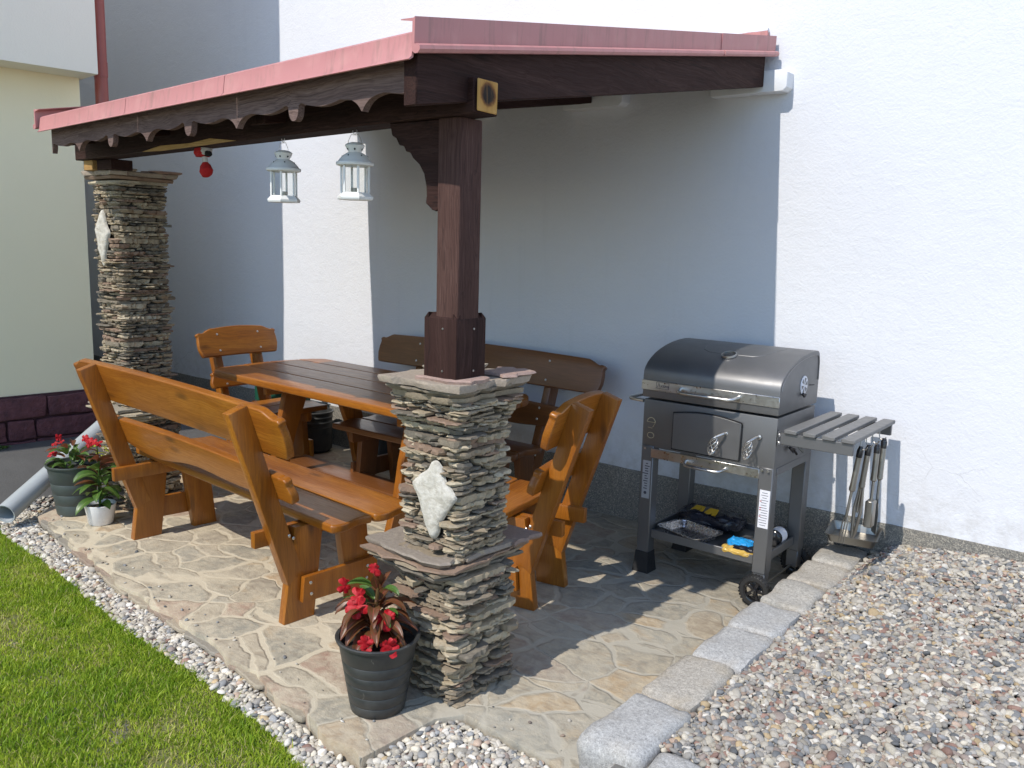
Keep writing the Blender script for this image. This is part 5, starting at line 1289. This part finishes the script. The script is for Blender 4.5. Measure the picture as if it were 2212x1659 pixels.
# ------------------------------------------------------------------ pebbles and grass (stuff)
rng = np.random.default_rng(5)
def ico(sub):
    b = bmesh.new(); bmesh.ops.create_icosphere(b, subdivisions=sub, radius=1); b.verts.index_update()
    V = np.array([v.co[:] for v in b.verts]); F = np.array([[v.index for v in f.verts] for f in b.faces]); b.free(); return V, F
PAL = np.array([(0.55, 0.52, 0.46), (0.40, 0.385, 0.36), (0.22, 0.235, 0.25), (0.46, 0.36, 0.29), (0.33, 0.21, 0.175), (0.60, 0.56, 0.47), (0.50, 0.39, 0.24), (0.29, 0.30, 0.31), (0.68, 0.66, 0.61), (0.31, 0.26, 0.235), (0.46, 0.43, 0.37), (0.15, 0.16, 0.17)])
def pebbles(name, P, size, pal_w, sub=2, mul=1.0):
    V0, F0 = ico(sub); T = []
    for k in range(14):
        sv = Vector((k*5.3, k*2.1, k*9.7))
        T.append(np.array([np.array(v)*(1+0.22*mnoise.noise(Vector(v)*1.1+sv)+0.10*mnoise.noise(Vector(v)*2.3+sv)) for v in V0]))
    n = len(P); ti = rng.integers(0, 14, n)
    base = np.stack(T)[ti]
    s = size*rng.lognormal(0, 0.28, n)
    ax = np.stack([np.ones(n)*rng.uniform(0.95, 1.5, n), rng.uniform(0.7, 1.05, n), rng.uniform(0.4, 0.75, n)], 1)*s[:, None]
    base = base*ax[:, None, :]
    tilt = rng.normal(0, 0.38, (n, 2)); yaw = rng.uniform(0, 2*PI, n)
    cx, sx = np.cos(tilt[:, 0])[:, None], np.sin(tilt[:, 0])[:, None]
    x, y, z = base[..., 0], base[..., 1], base[..., 2]
    y, z = y*cx-z*sx, y*sx+z*cx
    cy, sy = np.cos(tilt[:, 1])[:, None], np.sin(tilt[:, 1])[:, None]
    x, z = x*cy+z*sy, -x*sy+z*cy
    c, q = np.cos(yaw)[:, None], np.sin(yaw)[:, None]
    x, y = x*c-y*q, x*q+y*c
    V = np.stack([x, y, z], -1)+P[:, None, :]
    F = F0[None]+(np.arange(n)*len(V0))[:, None, None]
    col_ = PAL[rng.choice(len(PAL), n, p=np.array(pal_w)/sum(pal_w))]*rng.uniform(0.62, 1.02, n)[:, None]*np.array([1.03, 1.0, 0.955])*mul
    C = np.repeat(col_, len(V0), 0)
    return raw_mesh(name, V.reshape(-1, 3), F.reshape(-1, 3), 'pebble', C)
def grid(x0, x1, y0, y1, d):
    X, Y = np.meshgrid(np.arange(x0, x1, d), np.arange(y0, y1, d)); X = X.ravel(); Y = Y.ravel()
    return X+rng.uniform(-.5, .5, X.size)*d*1.1, Y+rng.uniform(-.5, .5, X.size)*d*1.1
# right hand gravel
PP = []
for layer in range(2):
    X, Y = grid(-1.10, 0.7, 1.3, 4.27, 0.0158); k = (X > -1.095) & ~((X < -0.73) & (Y < 2.12)) & (Y > 1.3) & ((X < 0.35) | (rng.random(X.size) < .6))
    X, Y = X[k], Y[k]; PP.append(np.c_[X, Y, zgr(X, Y)+0.003+0.006*layer+rng.uniform(-.004, .005, X.size)])
P = np.concatenate(PP)
tag(pebbles('gravel', P, 0.0100, [4, 5, 2.4, 1.8, 1.3, 4, 1.3, 3.2, 2.0, 2.2, 4.5, 1.0]), kind='stuff')
# pale gravel strip along the patio
ex = [e[0] for e in edge]; ey = [e[1] for e in edge]
PP = []
for layer in range(2):
    X, Y = grid(-5.5, -1.2, 1.1, 2.05, 0.0165)
    top = np.where(X < -1.86, np.interp(X, [-5.5]+ex, [2.25]+ey)-0.008, np.where(X < -1.30, 2.02, 1.97)); bot = lawn_y(X)-0.035
    k = (Y < top) & (Y > bot); X, Y = X[k], Y[k]; PP.append(np.c_[X, Y, -0.052+0.007*layer+0.024*sstep(-1.95, -1.85, X)*sstep(1.6, 1.75, Y)+rng.uniform(-.004, .006, X.size)])
P = np.concatenate(PP)
tag(pebbles('gravel', P, 0.0102, [6, 3, 1.6, 1.4, 0.7, 6, 0.8, 2.4, 6, 0.8, 5, 0.3], 2, 1.22), kind='stuff')
# pebbles around the drain pipe
X, Y = grid(-5.9, -4.98, 1.85, 2.5, 0.022); tt = np.clip((X+4.985)/(-0.635), 0, 1); dd = (Y-1.815)-tt*0.905; k = (dd < 0.05) & (X > -5.42) & (rng.random(X.size) < np.clip(1.1-(Y-2.15)*5, 0, 1)); X, Y = X[k], Y[k]
Z = -0.075+0.235*sstep(-5.15, -6.1, X)*sstep(1.5, 2.1, Y)
tag(pebbles('gravel', np.c_[X, Y, Z], 0.0115, [4, 3, 2, 2, 1, 4, 1, 3, 3, 1, 3, 1]), kind='stuff')
X = rng.uniform(-4.9, -1.35, 70); Y = np.where(X < -1.9, np.interp(X, ex, ey), 2.03)+0.012+np.abs(rng.normal(0, 0.10, 70)); k = ~((X > -2.2) & (X < -1.78) & (Y > 1.98)); X, Y = X[k], Y[k]
tag(pebbles('gravel', np.c_[X, Y, np.full(X.size, 0.003)], 0.0055, [4, 4, 3, 2, 1, 4, 1, 3, 3, 2, 3, 1]), kind='stuff')
# grass
def grass(n, x0, x1, yb):
    x = rng.uniform(x0, x1, n); y = lawn_y(x)-0.030+rng.normal(0, 0.007, n)-(rng.random(n)**1.25)*yb
    return x, y
gx1, gy1 = grass(190000, -5.3, -1.55, 1.15); gx2, gy2 = grass(22000, -6.5, 1.0, 2.6)
x = np.r_[gx1, gx2]; y = np.r_[gy1, gy2]; n = x.size
patch = np.array([mnoise.noise(Vector((a*2.6, b*2.6, 0))) for a, b in zip(x, y)]); fine = np.array([mnoise.noise(Vector((a*9, b*9, 5))) for a, b in zip(x, y)])
keep = rng.random(n) < np.clip(1.15-0.9*np.clip(patch*1.4+fine*0.9-0.35, 0, 1), 0.4, 1); x, y, patch, fine = x[keep], y[keep], patch[keep], fine[keep]; n = x.size
h = rng.uniform(0.010, 0.029, n)*(1-0.35*np.clip(patch+fine, -0.4, 1)); h = np.where(rng.random(n) < 0.05, h*1.7, h); wd = rng.uniform(0.0011, 0.0026, n); a = rng.uniform(0, 2*PI, n); ln = rng.uniform(0.15, 1.0, n)*h; la = rng.uniform(0, 2*PI, n)
dx, dy = np.cos(a), np.sin(a); z0 = np.full(n, -0.064)
b0 = np.c_[x-dx*wd, y-dy*wd, z0]; b1 = np.c_[x+dx*wd, y+dy*wd, z0]
mx, my = x+np.cos(la)*ln*0.35, y+np.sin(la)*ln*0.35
m0 = np.c_[mx-dx*wd*.8, my-dy*wd*.8, z0+h*.62]; m1 = np.c_[mx+dx*wd*.8, my+dy*wd*.8, z0+h*.62]
tp = np.c_[x+np.cos(la)*ln, y+np.sin(la)*ln, z0+h]
V = np.stack([b0, b1, m0, m1, tp], 1).reshape(-1, 3)
F = (np.array([[0, 1, 3], [0, 3, 2], [2, 3, 4]])[None]+(np.arange(n)*5)[:, None, None]).reshape(-1, 3)
g1 = np.array((0.19, 0.33, 0.018)); g2 = np.array((0.58, 0.66, 0.07)); g3 = np.array((0.60, 0.52, 0.22))
t = np.clip(rng.random(n)*0.7+fine*0.45+patch*0.5+0.08, 0, 1)[:, None]; c = g1*(1-t)+g2*t
dry = (rng.random(n) < np.clip(0.08+0.42*np.clip(patch*1.4+fine*0.9, 0, 1), 0, .6))[:, None]; c = np.where(dry, g3*rng.uniform(.7, 1.1, (n, 1)), c)
C = np.repeat(c, 5, 0); 
tag(raw_mesh('grass', V, F, 'grass', C), kind='stuff')
